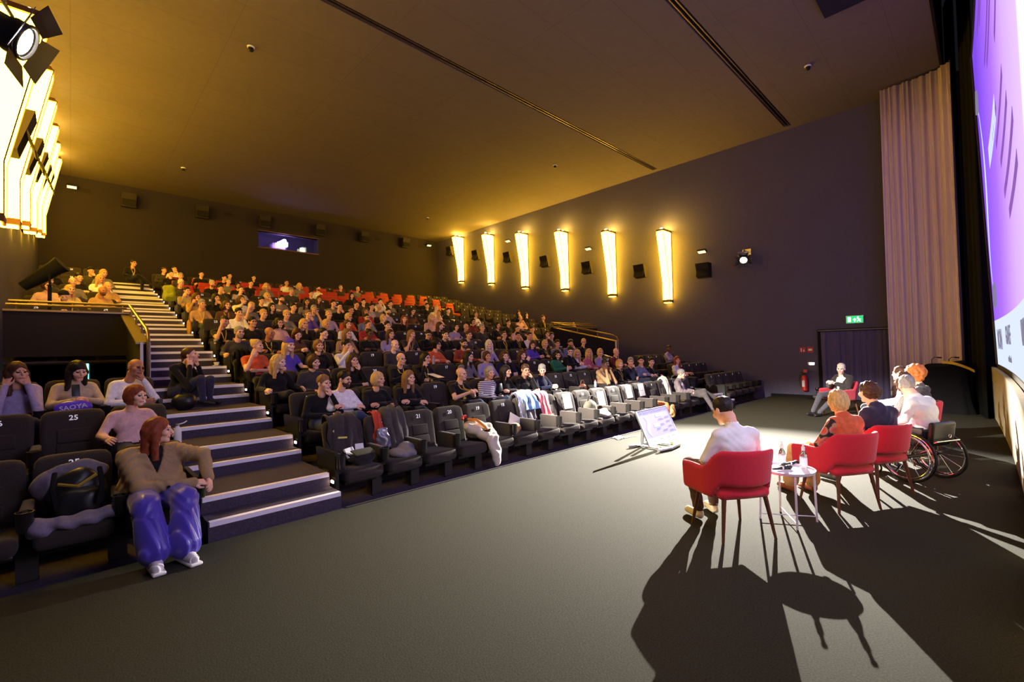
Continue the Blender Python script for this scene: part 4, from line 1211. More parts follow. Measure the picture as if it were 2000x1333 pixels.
TOPC = {'blk': (24, 23, 26), 'navy': (34, 36, 62), 'white': (240, 236, 240), 'grey': (122, 117, 120), 'dgrey': (60, 57, 60), 'lil': (168, 156, 196), 'tan': (180, 144, 104), 'beige': (196, 176, 146), 'brown': (92, 64, 50), 'red': (172, 52, 52), 'org': (206, 92, 54), 'pur': (96, 74, 190), 'blue': (88, 98, 156), 'pink': (208, 112, 124), 'grn': (40, 112, 82), 'yel': (196, 180, 84), 'pnk': (214, 174, 172), 'drd': (112, 42, 42), 'rust': (150, 66, 44), 'strp': (214, 208, 214), 'blg': (120, 128, 160)}
TOPN = {'blk': 'black', 'navy': 'navy', 'white': 'white', 'grey': 'grey', 'dgrey': 'dark grey', 'lil': 'lilac', 'tan': 'tan', 'beige': 'beige', 'brown': 'brown', 'red': 'red', 'org': 'orange', 'pur': 'purple', 'blue': 'blue', 'pink': 'pink', 'grn': 'green', 'yel': 'yellow', 'pnk': 'pale pink', 'drd': 'dark red', 'rust': 'rust red', 'strp': 'striped white', 'blg': 'blue grey'}
HAIRN = {'dk': 'dark', 'br': 'brown', 'lb': 'light brown', 'bl': 'blond', 'gr': 'grey', 'wh': 'white', 'rd': 'red', 'gi': 'ginger', 'dr': 'dark red'}
STYLEN = {'short': 'short %s hair', 'crop': 'cropped %s hair', 'fringe': 'a bald head', 'bald': 'a shaved head', 'bob': 'a %s bob', 'long': 'long %s hair', 'curly': 'curly %s hair', 'bangs': 'long %s hair and fringe', 'afro': 'an %s afro', 'bun': '%s hair in a bun', 'tail': '%s tied-back hair', 'beanie': 'a knit beanie', 'cap': 'a cap', 'band': '%s hair and headband', 'braids': '%s braids'}
M_GLASS = mat('spectacle_frame', (18, 16, 16), 0.4)
M_LANY = mat('lanyard_yellow', (226, 190, 70), 0.7)
def stripe_mat():
    mt = mat('striped_knit', (214, 208, 214), 0.85)
    nt = mt.node_tree; b = nt.nodes['Principled BSDF']
    tc = nt.nodes.new('ShaderNodeTexCoord'); wv = nt.nodes.new('ShaderNodeTexWave'); wv.bands_direction = 'Z'; wv.inputs['Scale'].default_value = 9.0; wv.inputs['Distortion'].default_value = 0.6
    rp = nt.nodes.new('ShaderNodeValToRGB'); rp.color_ramp.elements[0].position = 0.62; rp.color_ramp.elements[1].position = 0.7
    rp.color_ramp.elements[0].color = lin((220, 214, 218)); rp.color_ramp.elements[1].color = lin((40, 40, 70))
    nt.links.new(tc.outputs['Object'], wv.inputs['Vector']); nt.links.new(wv.outputs['Fac'], rp.inputs['Fac']); nt.links.new(rp.outputs['Color'], b.inputs['Base Color'])
    return mt
def top_mat(t): return stripe_mat() if t == 'strp' else cloth(TOPC[t])
SPEC_ME = {}
def spectacles(parent, M, mt=None):
    if 'g' not in SPEC_ME:
        b = MB()
        for sx in (-1, 1):
            b.tube([(sx * 0.032 + 0.021 * math.cos(a), -0.100 + 0.006 * abs(math.cos(a)), 0.004 + 0.017 * math.sin(a)) for a in np.linspace(0, 6.283, 12, endpoint=False)], 0.0022, 4, closed=True)
            b.tube([(sx * 0.053, -0.095, 0.008), (sx * 0.078, -0.06, 0.008), (sx * 0.082, 0.012, 0.004)], 0.0022, 4)
        b.tube([(-0.012, -0.105, 0.006), (0.012, -0.105, 0.006)], 0.0022, 4)
        SPEC_ME['g'] = b.mesh('spectacles'); SPEC_ME['g'].materials.append(M_GLASS)
    o = obj('spectacles', SPEC_ME['g'], None, parent); o.matrix_local = M
def surf_front(s, x, z, y0=-0.6, y1=0.3, off=0.006):
    ys = np.linspace(y0, y1, 120); P = np.stack([np.full(120, x), ys, np.full(120, z)], 1); v = s.val(P)
    i = np.argmax(v < off); return (x, ys[i], z) if v[i] < off else (x, y1, z)
def lanyard(parent, s, m=None, z0=0.93, z1=0.70):
    pts = []
    for sx in (-1, 1):
        pts.append([surf_front(s, sx * (0.058 - 0.05 * q), z0 + (z1 - z0) * q) for q in np.linspace(0, 1, 7)])
    b = MB()
    for p in pts:
        g = [[(q[0] - 0.008, q[1], q[2]) for q in p], [(q[0] + 0.008, q[1], q[2]) for q in p]]; b.sheet(g, 0.002)
    c = pts[0][-1]; b.box((0, c[1] - 0.006, c[2] - 0.05), (0.07, 0.004, 0.09))
    obj('lanyard', b, m or M_LANY, parent)
def person(loc, rz, label, pose='lap', legs='flat', build=1.0, sleeves='long', lean=0.0, skirt=False, feet=None, top='blk', pants=(34, 33, 38), shoes=(30, 28, 28), skin='a', hair=('short', 'dk'), head=(0, 0, 0), vox=0.024, hvox=0.011, scale=1.0, glasses=False, lany=False, beard=None, fem=0.5, group='audience', gaze=None, curl=None, cat='person', knees=None, wrinkle=0.0):
    """head = yaw, pitch, roll of the head in radians; gaze (world point) overrides yaw and pitch"""
    (arr, hands, cu, s) = body_arrays(vox, pose, legs, build, sleeves, lean, skirt, feet, knees, wrinkle)
    hipc = np.array([0, 0.06, 0.53])
    hp = rotx((0, 0.055, 1.125), hipc, lean)
    yaw, pit, rol = head
    if gaze is not None:
        gx, gy = gaze[0] - loc[0], gaze[1] - loc[1]
        a = math.atan2(gy, gx) - rz + math.pi / 2
        a = (a + math.pi) % (2 * math.pi) - math.pi
        yaw = max(-1.15, min(1.15, a)) * 0.92 + head[0]
    HM = Matrix.Translation(Vector(hp)) @ Matrix.Translation((0, 0.04, -0.10)) @ Matrix.Rotation(yaw, 4, 'Z') @ Matrix.Rotation(pit, 4, 'X') @ Matrix.Rotation(rol, 4, 'Y') @ Matrix.Translation((0, -0.04, 0.10))
    parts = [arr, place_arr(head_arrays(hvox, fem), HM)]
    for sx, el, wr in hands:
        parts.append(place_arr(hand_arrays(curl if curl is not None else cu), hand_matrix(el, wr, sx, pose), mirror=(sx > 0)))
    V, Q, r = join_arr(parts)
    me = fast_mesh('person', V, Q, r)
    tm = top if not isinstance(top, str) else top_mat(top)
    pm = pants if not isinstance(pants, tuple) else cloth(pants)
    sm = shoes if not isinstance(shoes, tuple) else mat('shoe_%02x%02x%02x' % shoes, shoes, 0.5)
    for q in (tm, pm, skin_mat(skin), sm, M_LIP[skin], M_EYE, hair_mat(hair[1]) if hair[1] in HAIRC else hair_mat('br')): me.materials.append(q)
    o = bpy.data.objects.new('person', me); col.objects.link(o)
    o.location = loc; o.rotation_euler = (0, 0, rz); o.scale = (scale,) * 3
    tag(o, label, cat, group)
    st, hc = hair
    def hair_obj(nm, st, mt):
        ho = bpy.data.objects.new(nm, hair_mesh(st, hvox)); col.objects.link(ho); ho.parent = o; ho.matrix_local = HM
        ho.material_slots[0].link = 'OBJECT'; ho.material_slots[0].material = mt
    if st not in ('bald',): hair_obj('hat' if st in ('beanie', 'cap') else 'hair', st, hair_mat(hc))
    if st == 'beanie': hair_obj('hair', 'long', hair_mat('bl'))
    if beard: hair_obj('beard', 'beard', mat('beard_' + beard, tuple(int(v + (t - v) * 0.35) for v, t in zip(HAIRC[beard], SKIN['c'])), 0.7, noise=0.3, nscale=120))
    if glasses: spectacles(o, HM)
    if lany: lanyard(o, s)
    return o, HM, s

def jacket(o, s, m, hem=0.52, vneck=0.72, grow=0.014, h=0.014, vwidth=0.40, wr=0.004, flare=0.0, name='jacket'):
    j = Sdf(0.04)
    for q in s.p:
        if q[5] != 0: continue
        if q[0] == 'c': j.cap(q[1], q[2], q[3] + grow, q[4] + grow, 0, q[6])
        else: j.ell(q[1], q[2] + grow, 0, q[6])
    if flare: j.ell((0, 0.05, hem + 0.10), (0.17 + flare, 0.15 + flare, 0.16), 0, 0.08)
    j.noise = lambda P: wr * np.sin(P[:, 2] * 60 + 7 * np.sin(P[:, 0] * 12) + 5 * np.sin(P[:, 1] * 10))
    j.sub(lambda P: hem - P[:, 2])
    if vneck: j.sub(lambda P: -np.maximum(np.maximum(P[:, 1] - 0.07, np.abs(P[:, 0]) - np.clip((P[:, 2] - vneck) * vwidth, 0.0, 0.12)), vneck - P[:, 2]))
    P, Q, _ = surface(j, h)
    me = fast_mesh(name, P, Q); me.materials.append(m)
    return obj(name, me, None, o), j
def collar(o, s, m, hipc, lean, r=0.062, z=0.965, hgt=0.045):
    c = rotx((0, 0.120, z), np.array([0, 0.06, 0.53]), lean)
    rows = []
    for q in (0, 0.5, 1):
        rows.append([(c[0] + (r - 0.008 * q) * math.cos(a), c[1] - 0.018 * q + (r - 0.006 * q) * math.sin(a) * 1.02, c[2] + hgt * q - 0.02 * (1 - math.sin(a)) * 0.5) for a in np.linspace(-1.25, 4.39, 22)])
    me = MB().sheet(rows, 0.006).mesh('collar', True); me.materials.append(m)
    return obj('collar', me, None, o)
def blob(s, name, m, parent=None, h=0.014, loc=(0, 0, 0), rz=0.0):
    P, Q, _ = surface(s, h); me = fast_mesh(name, P, Q); me.materials.append(m)
    return obj(name, me, None, parent, loc, rz)

# ------------------------------------------------------------------ the audience
# view-crop origin and scale, then: x y style hair top pose [g glasses, l lanyard, s short sleeves, b beard, d dark skin, c tan skin, x legs crossed]
CROPS = {'A': (300, 500, 5.714), 'B': (600, 540, 5.714), 'C': (900, 560, 5.714), 'D': (1150, 650, 5.331), 'E': (0, 460, 4.167), 'G': (0, 660, 2.836), 'H': (380, 650, 5.333)}
AUD = """
H 1330 560 short lb blk chinl -
B 385 1170 short dk white lap gbx
B 770 1190 bob bl blk phone -
B 1100 1180 long lb blk phone -
B 1705 1110 bald dk blk clasp lsx
C 330 1010 bob gr strp lap -
C 455 1010 bangs dk blk phone -
C 730 960 short br blk chinl gx
C 905 970 short gr navy phone x
C 1570 870 short dk tan face d
C 1810 870 bob bl blk lap l
C 1910 850 short gr navy chinl -
A 1330 1200 band bl blk rest -
A 1780 1200 bob br dgrey lap -
B 515 970 long br blk chinl -
B 1000 960 fringe gr blk clasp gl
B 1275 1000 long dk blk chinl glx
B 1750 930 long dk grey lap -
B 1960 930 bob br lil lap -
C 405 820 curly br navy chinl -
C 680 810 long br blk drink -
C 1110 770 curly dk grn phone -
C 1310 760 long bl white phone g
C 1395 760 long bl pink rest -
C 1560 770 bob bl lil lap g
C 1750 755 bald gr drd rest -
D 570 300 short dk blg cross -
D 680 310 short dk blk cross -
D 790 310 long rd white rest s
A 1490 1010 beanie pur pur rest s
A 1840 1060 bob lb blk lap -
A 1070 1050 bun bl org chinl s
B 430 800 short dk white drink -
B 930 780 fringe gr dgrey lap -
B 1450 790 afro dk org lap g
B 1760 760 short dk rust rest b
B 1810 690 short br dgrey rest -
C 290 690 long wh lil lap -
C 795 660 long br pur phone -
C 885 650 bob bl blk phone l
C 1050 650 short dk blg lap -
C 1215 640 short dk blg chinl b
C 1380 630 bun bl blk lap g
C 1500 640 short dk blk phone g
A 905 870 short gr dgrey rest gb
A 1270 900 bald gr blk lap lc
A 1575 900 long dr brown phone -
A 1850 920 tail dk blk lap l
B 440 680 long lb tan lap -
B 680 670 bun dk blk lap gd
B 910 690 long br lil lap -
B 1080 680 long lb dgrey chinl ls
B 1285 650 short dk blk phone g
B 1500 660 short dk blk chinl -
B 1670 690 bob dk lil lap -
C 455 560 tail br blk lap gl
C 595 560 short dk blk chinl l
C 720 570 short br white lap -
C 970 540 long dk blk chinl -
C 1010 570 short br dgrey lap -
C 1260 550 bald gr blg chinl s
A 735 765 short dk blk brow ls
A 1090 770 short dk blk rest g
A 1370 780 curly dk pnk lap gs
A 1590 800 long bl blk lap g
A 1885 790 bob bl blk rest -
B 400 560 bob br white lap -
B 610 580 bun br red lap -
B 860 570 short dk navy chinl -
B 1485 560 bangs br blk lap -
B 1765 600 bald gr dgrey rest -
B 1960 610 short gr dgrey lap -
C 440 440 bob dk blk rest -
C 540 420 short dk blk lap -
C 635 480 tail br pnk lap -
C 675 400 bun bl pnk chinl -
C 830 530 short br yel brow s
A 540 560 short gr tan lap gl
A 820 570 curly br brown lap l
A 1085 580 short bl grey brow s
A 915 650 short dk white chinl -
A 1195 680 short bl navy rest -
A 1450 680 short bl grey cross -
A 1665 660 short lb pur chinl -
A 1895 665 tail bl lil lap -
B 385 460 bob bl org lap g
B 575 480 crop dk blg chinl g
B 780 480 bob bl blk lap -
B 1095 490 long rd blk lap -
B 1390 470 long bl pnk lap -
B 1470 470 short bl pnk rest s
B 1855 520 bob dk drd drink -
A 470 470 long br tan chinl -
A 695 485 long dk blk chinl -
A 985 500 curly br white drink -
A 1215 515 short dk blk cross g
A 1300 600 long dk blk lap g
A 1555 580 short dk dgrey lap g
A 1785 610 short gr blue chinl s
A 1715 520 long dk grey lap -
B 270 310 short dk grey lap -
B 365 330 tail dk blk chinl g
B 490 390 tail br blk lap -
B 625 420 long br red chinl -
B 755 380 short dk lil lap -
B 910 400 short dk lil rest gb
B 1175 400 long dk brown lap -
B 1590 400 short dk blk lap g
B 1890 420 bob br white lap -
A 370 400 short dk beige chinl g
A 745 410 short dk dgrey chinl g
A 975 420 bun br lil lap s
A 1275 455 long bl white chinl -
A 1425 470 short dk grey phone b
A 1845 500 long br dgrey rest -
B 555 320 short dk blk lap -
B 600 290 short dk dgrey lap -
B 715 370 bald gr grey lap -
B 900 340 short dk grey lap -
B 1345 360 short dk blk lap -
B 1440 350 short bl white brow s
A 655 335 cap beige blk lap b
A 945 370 bob dk blk lap -
A 1020 345 short dk blk lap -
A 1540 390 short gr dgrey lap -
A 1765 430 short dk dgrey lap -
B 500 220 long dk blk lap -
B 810 290 short dk white face -
B 1325 290 short dk blk lap -
A 145 250 short dk blk lap -
A 300 290 short wh dgrey lap -
A 835 320 crop gr grey lap -
A 1265 345 curly bl grey lap -
A 1635 340 curly bl grey lap -
A 1845 390 short dk white lap b
A 115 215 short br dgrey lap -
A 305 230 crop gr dgrey lap g
A 785 285 crop dk blk lap -
A 850 275 short dk blk lap -
A 1490 310 bun br white lap -
B 380 150 crop gr dgrey lap g
B 565 170 bald gr grey lap -
A 15 130 short dk white chinl -
A 535 210 short dk blk rest -
A 1120 250 short dk blk lap -
C 655 300 long dk blk chinl -
C 730 330 long dk blk chinl -
C 915 330 short br blk lap l
D 850 170 crop dk lil cross d
E 420 295 short br blk lap -
E 740 300 cap blk dgrey chinl -
E 840 300 bob bl grey lap -
E 660 350 short dk blk lap -
E 590 385 bald dk grey lap -
E 400 375 short gr dgrey lap -
E 440 405 bob br pnk lap -
E 815 355 long bl white lap -
E 565 450 long bl beige lap -
E 510 500 cap blk dgrey phone -
E 830 460 bald dk tan lap gbc
E 895 440 bald gr tan lap -
G 90 235 long br lil face -
G 425 240 bangs dk beige phone -
G 745 380 bob rd pnk rest -
"""
def pproj(p):
    q = CB @ (np.array(p, float) - CAMP); return np.array([1000 + F_PX * q[0] / q[2], 666.5 + F_PX * q[1] / q[2]])
HEADZ = 1.10
slots = []
for k in range(NROW):
    for n in ([] if k in VIP else list(range(23, 5, -1))) + ([] if k in (3, 4, 5) else [26, 25, 24, 5, 4, 3, 2, 1]):
        if k in VIP and n == 5: continue
        slots.append((k, n, xseat(n)))
    if k in VIP:
        for i, x in enumerate(VIPX): slots.append((k, 100 + i, x))
SPX = np.array([pproj((x, yseat(k) + 0.03, zrow(k) + HEADZ)) for (k, n, x) in slots])
taken = {(0, 24), (0, 7), (2, 24)}
plist = []
for ln in AUD.strip().splitlines():
    c, x, y, st, hc, tp, po, fl_ = ln.split()
    ox, oy, sc = CROPS[c]; px = ox + float(x) / sc; py = oy + float(y) / sc
    d = np.hypot((SPX[:, 0] - px) * 1.0, (SPX[:, 1] - py) * 1.6)
    for i in np.argsort(d):
        k, n, xs_ = slots[i]
        if (k, n) not in taken and k > 0: break
    taken.add((k, n))
    # let the figure sit off the seat centre so that it appears where the photo shows it
    want = on_y(px, py, yseat(k) + 0.03)[0]
    dx = max(-0.13, min(0.13, want - xs_))
    dz = max(-0.10, min(0.06, on_y(px, py, yseat(k) + 0.03)[2] - zrow(k) - HEADZ))
    plist.append(dict(k=k, n=n, x=xs_ + dx, dz=dz, px=px, py=py, st=st, hc=hc, tp=tp, po=po, fl=fl_, ix=i))
byrow = {}
for p in plist: byrow.setdefault((p['k'], 'left' if p['n'] in (24, 25, 26) else 'right' if p['n'] < 6 else 'middle'), []).append(p)
for v in byrow.values(): v.sort(key=lambda p: p['x'])
FEMST = ('long', 'bob', 'bangs', 'bun', 'tail', 'curly', 'band', 'beanie', 'afro')
AUDIENCE = {}
for p in plist:
    k, fl_ = p['k'], p['fl']
    grp = byrow[(k, 'left' if p['n'] in (24, 25, 26) else 'right' if p['n'] < 6 else 'middle')]
    ps = grp.index(p)
    sd = 'left' if p['n'] in (24, 25, 26) else 'right' if p['n'] < 6 else 'middle'
    style = STYLEN[p['st']]
    if '%s' in style: style = style % HAIRN.get(p['hc'], 'dark')
    label = 'person in %s with %s, %s row %s, %s from left' % (TOPN[p['tp']], style, word(k), sd, word(ps))
    vox, hv = (0.017, 0.0085) if k <= 1 or (k == 2 and sd == 'left') else (0.021, 0.0095) if k <= 3 else (0.025, 0.0115) if k <= 6 else (0.030, 0.0135)
    fem = 1.0 if p['st'] in FEMST else 0.0
    skin = 'd' if 'd' in fl_ else 'c' if 'c' in fl_ else random.choice('aaabp')
    po = p['po']
    if po in ('lap', 'phone', 'rest') and random.random() < 0.12: po = 'cross'
    lg = 'cross' if 'x' in fl_ else random.choice(('flat', 'flat', 'cross'))
    pan = random.choice([(30, 30, 36), (34, 36, 56), (44, 42, 44), (60, 72, 104), (26, 25, 28)])
    if po in ('chinl',) and random.random() < 0.4: po = 'chinr'
    lean = 0.17 if po == 'face' else 0.08 if po in ('chinl', 'chinr', 'clasp') and random.random() < 0.5 else 0.0
    gz = (6.2 + random.uniform(-1.2, 1.6), 1.3)
    pit = random.uniform(-0.05, 0.12) + (0.30 if po == 'phone' else 0.2 if po == 'brow' else 0)
    yawx = random.uniform(-0.2, 0.2) if po != 'phone' else -0.25
    rz = random.uniform(-0.05, 0.18)
    shortdz = p['dz']
    o, HM, s = person((p['x'], yseat(k) - 0.01, zrow(k) + max(-0.03, shortdz)), rz, label, po, lg, 0.94 + 0.12 * random.random() - 0.04 * fem, 'short' if 's' in fl_ else 'long', lean, False, None, p['tp'], pan, random.choice([(30, 28, 28), (190, 188, 185), (60, 50, 45)]), skin, (p['st'], p['hc']), (yawx, pit, random.uniform(-0.08, 0.08)), vox, hv, 1.0, 'g' in fl_ and k <= 6, 'l' in fl_, (p['hc'] if p['hc'] in HAIRC else 'br') if 'b' in fl_ else None, fem, 'audience members in the theater chairs', gz if p['n'] < 24 or p['n'] >= 100 else (5.5, 1.0))
    AUDIENCE[(k, p['n'])] = o

# ------------------------------------------------------------------ red armchairs of the panel
class ShellSdf:
    """upholstered wrap: arms and back in one curved wall with a gap above the seat"""
    def __init__(s):
        pts = []
        for q in np.linspace(0, 1, 71):
            a = (q - 0.5) * 2
            if abs(a) < 0.62:
                th = a / 0.62 * math.pi / 2; x, y = 0.285 * math.sin(th), 0.03 + 0.235 * math.cos(th)
            else:
                e = (abs(a) - 0.62) / 0.38; x = math.copysign(0.285 + 0.012 * e, a); y = 0.03 - 0.27 * e
            e = min(1, max(0, (abs(a) - 0.34) / 0.28)); sm = e * e * (3 - 2 * e)
            top = 0.80 * (1 - sm) + 0.63 * sm - 0.03 * max(0, abs(a) - 0.8)
            o = min(1, max(0, (abs(a) - 0.36) / 0.10)); bot = 0.475 * (1 - o) + 0.36 * o
            pts.append((x, y, top, bot, 0.055 * (1 - sm)))
        s.pts = np.array(pts)
    def bounds(s): return np.array([-0.37, -0.29, 0.33]), np.array([0.37, 0.40, 0.84])
    def region(s, P): return np.zeros(len(P), np.int32)
    def val(s, P):
        # reclined: shift sample by height
        p = s.pts; d = np.full(len(P), 1e9); ti = np.zeros(len(P)); bi = np.zeros(len(P))
        f = (P[:, 2] - 0.42) / 0.4
        for x, y, t, b, rec in p:
            q = np.hypot(P[:, 0] - x * (1 + 0.06 * f), P[:, 1] - y - rec * f); m_ = q < d
            d[m_] = q[m_]; ti[m_] = t; bi[m_] = b
        a = d - 0.030; k = 0.045
        def smax(u, v): return -smin(-u, -v, k)
        w = smax(smax(a, P[:, 2] - ti), bi - P[:, 2])
        return w
M_REDCLOTH = mat('crimson_upholstery', (198, 38, 56), 0.9, noise=0.08, nscale=120, bump=0.1, sheen=0.25, spec=0.15)
M_WALNUT = mat('walnut_leg', (92, 52, 38), 0.45, noise=0.25, nscale=20, stretch=(6, 6, 1), spec=0.35)
sP, sQ, _ = surface(ShellSdf(), 0.013, 0.02)
ME_CHSHELL = fast_mesh('backrest', sP, sQ); ME_CHSHELL.materials.append(M_REDCLOTH)
ss = Sdf(0.03)
ss.cap((-0.20, -0.19, 0.405), (0.20, -0.19, 0.405), 0.05); ss.cap((-0.20, 0.17, 0.395), (0.20, 0.17, 0.395), 0.045); ss.ell((0, -0.01, 0.405), (0.31, 0.28, 0.055))
cP, cQ, _ = surface(ss, 0.015); ME_CHSEAT = fast_mesh('seat', cP, cQ); ME_CHSEAT.materials.append(M_REDCLOTH)
def red_chair(x, y, head, lab):
    t = thing('armchair', lab, 'chair', (x, y, 0), head + math.pi / 2, 'crimson armchairs of the panel')
    obj('backrest', ME_CHSHELL, None, t); obj('seat', ME_CHSEAT, None, t)
    for sx in (-1, 1):
        for sy in (-1, 1):
            obj('leg', MB().tube([(sx * 0.20, sy * 0.185, 0.37), (sx * 0.255, sy * 0.235, 0.0)], [0.021, 0.012], 10), M_WALNUT, t)
    return t

PANEL = [(4.36, 1.66, R(56)), (5.84, 1.12, R(58)), (6.66, 0.93, R(60)), None, (8.62, 0.86, R(72)), (9.42, 0.80, R(78)), (10.25, 1.05, R(84))]
labs = ['nearest crimson armchair under the person in white', 'second crimson armchair under the person in an orange vest', 'third crimson armchair under the person in a navy jacket', '', 'crimson armchair just beyond the wheelchair', 'crimson armchair under the person with a ginger afro', 'farthest crimson armchair of the panel row']
for p, lb in zip(PANEL, labs):
    if p: red_chair(p[0], p[1], p[2], lb)
red_chair(13.15, 2.42, R(150), 'crimson armchair of the speaker in front of the doorway curtain')

def fwd(x, y, h, f=0.0, s=0.0):
    return (x + f * math.cos(h) + s * math.sin(h), y + f * math.sin(h) - s * math.cos(h))
# P1 in white shirt
M_SHIRT = mat('white_shirt', (226, 224, 222), 0.8, noise=0.04, nscale=30, bump=0.1)
x, y, h = PANEL[0]
o, HM, s = person((*fwd(x, y, h, 0.02), 0.0), h + math.pi / 2, 'person in a white shirt sitting with bowed head in the nearest armchair', 'lap', 'flat', 1.08, 'long', 0.10, False, [(0.115, -0.33, .09), (-0.115, -0.43, .09)], M_SHIRT, (92, 70, 62), (232, 226, 206), 'b', ('crop', 'dk'), (0.15, 0.42, 0.0), 0.0125, 0.0062, 1.0, False, False, None, 0.0, 'panel speakers', None, None, 'person', [(0.135, -0.42, .52), (-0.14, -0.44, .52)], 0.0035)
collar(o, s, M_SHIRT, None, 0.10)
top_h = hair_sdf('short'); top_h.sub(lambda P: 0.035 - P[:, 2] - 0.12 * P[:, 1])
tP, tQ, _ = surface(top_h, 0.007, 0.03); me = fast_mesh('hair', tP, tQ); me.materials.append(hair_mat('dk')); ho = obj('hair', me, None, o); ho.matrix_local = HM
sk = MB().tube([(-0.115, -0.43, 0.10), (-0.118, -0.435, 0.26)], [0.047, 0.05], 14); obj('sock', sk, M_SHIRT, o)
for zz in (0.20, 0.225): obj('sock_stripe', MB().tube([(-0.117, -0.434, zz), (-0.1172, -0.4345, zz + 0.010)], 0.0505, 14), M_BLACK, o)
# P2 orange vest with floral sleeves
def floral_mat():
    mt = mat('floral_print', (30, 22, 26), 0.8)
    nt = mt.node_tree; b = nt.nodes['Principled BSDF']; tc = nt.nodes.new('ShaderNodeTexCoord'); vo = nt.nodes.new('ShaderNodeTexVoronoi'); vo.inputs['Scale'].default_value = 10
    rp = nt.nodes.new('ShaderNodeValToRGB'); e = rp.color_ramp.elements
    e[0].position = 0.0; e[0].color = lin((196, 60, 62)); e[1].position = 0.62; e[1].color = lin((52, 34, 38))
    for ps, c in ((0.34, (206, 92, 84)), (0.45, (176, 140, 110)), (0.54, (52, 34, 38))):
        q = e.new(ps); q.color = lin(c)
    nt.links.new(tc.outputs['Object'], vo.inputs['Vector']); nt.links.new(vo.outputs['Distance'], rp.inputs['Fac']); nt.links.new(rp.outputs['Color'], b.inputs['Base Color'])
    return mt
x, y, h = PANEL[1]
o, HM, s = person((*fwd(x, y, h, 0.02), 0.0), h + math.pi / 2, 'person in an orange vest with floral sleeves sitting in the second armchair', 'lap', 'flat', 1.02, 'long', 0.04, 1.0, [(0.12, -0.50, .09), (-0.10, -0.42, .09)], floral_mat(), (206, 168, 118), (150, 84, 56), 'a', ('bob', 'bl'), (-0.35, 0.05, 0.0), 0.0135, 0.0068, 0.97, False, False, None, 1.0, 'panel speakers')
vest = Sdf(0.04)
for q in s.p[1:6]:
    if q[0] == 'c': vest.cap(q[1], q[2], q[3] + 0.014, q[4] + 0.014)
vest.noise = lambda P: 0.003 * np.sin(P[:, 2] * 55 + 6 * np.sin(P[:, 0] * 12)); vest.sub(lambda P: 0.54 - P[:, 2]); vest.sub(lambda P: np.abs(P[:, 0]) - 0.176)
blob(vest, 'vest', cloth((206, 96, 58)), o, 0.013); collar(o, s, cloth((206, 96, 58)), None, 0.04, 0.060, 0.955, 0.04)
for (ax, ay) in ((0.12, -0.50), (-0.10, -0.42)):
    obj('boot', MB().tube([(ax, ay + 0.005, 0.06), (ax, ay + 0.01, 0.20), (ax, ay + 0.03, 0.34)], [0.048, 0.054, 0.066], 14).tube([(ax, ay + 0.03, 0.045), (ax, ay - 0.10, 0.038), (ax, ay - 0.21, 0.02)], [0.044, 0.040, 0.010], 12), mat('brown_leather_boot', (150, 88, 58), 0.35, noise=0.2, nscale=14, spec=0.5), o)
# P3 navy jacket
x, y, h = PANEL[2]
o, HM, s = person((*fwd(x, y, h, 0.03), 0.0), h + math.pi / 2, 'person in a navy jacket with curly dark hair sitting in the third armchair', 'lap', 'cross', 1.08, 'long', 0.10, False, None, (220, 180, 150) and 'navy', (40, 40, 50), (40, 34, 34), 'b', ('short', 'dk'), (-0.25, 0.05, 0.0), 0.0145, 0.007, 1.0, False, False, None, 0.3, 'panel speakers')
cs = hair_sdf('short'); cs.ell((0, 0.05, 0.02), (0.095, 0.09, 0.10)); cs.noise = lambda P: 0.009 * np.sin(P[:, 0] * 85 + 2 * np.sin(P[:, 2] * 60)) * np.sin(P[:, 1] * 80 + P[:, 2] * 50)
cP, cQ, _ = surface(cs, 0.0075, 0.03); me = fast_mesh('hair', cP, cQ); me.materials.append(hair_mat('br')); ho = obj('hair', me, None, o); ho.matrix_local = HM
jacket(o, s, cloth((46, 42, 66)), 0.54, 0.0, 0.014, 0.014); collar(o, s, cloth((46, 42, 66)), None, 0.10, 0.064, 0.955, 0.045)
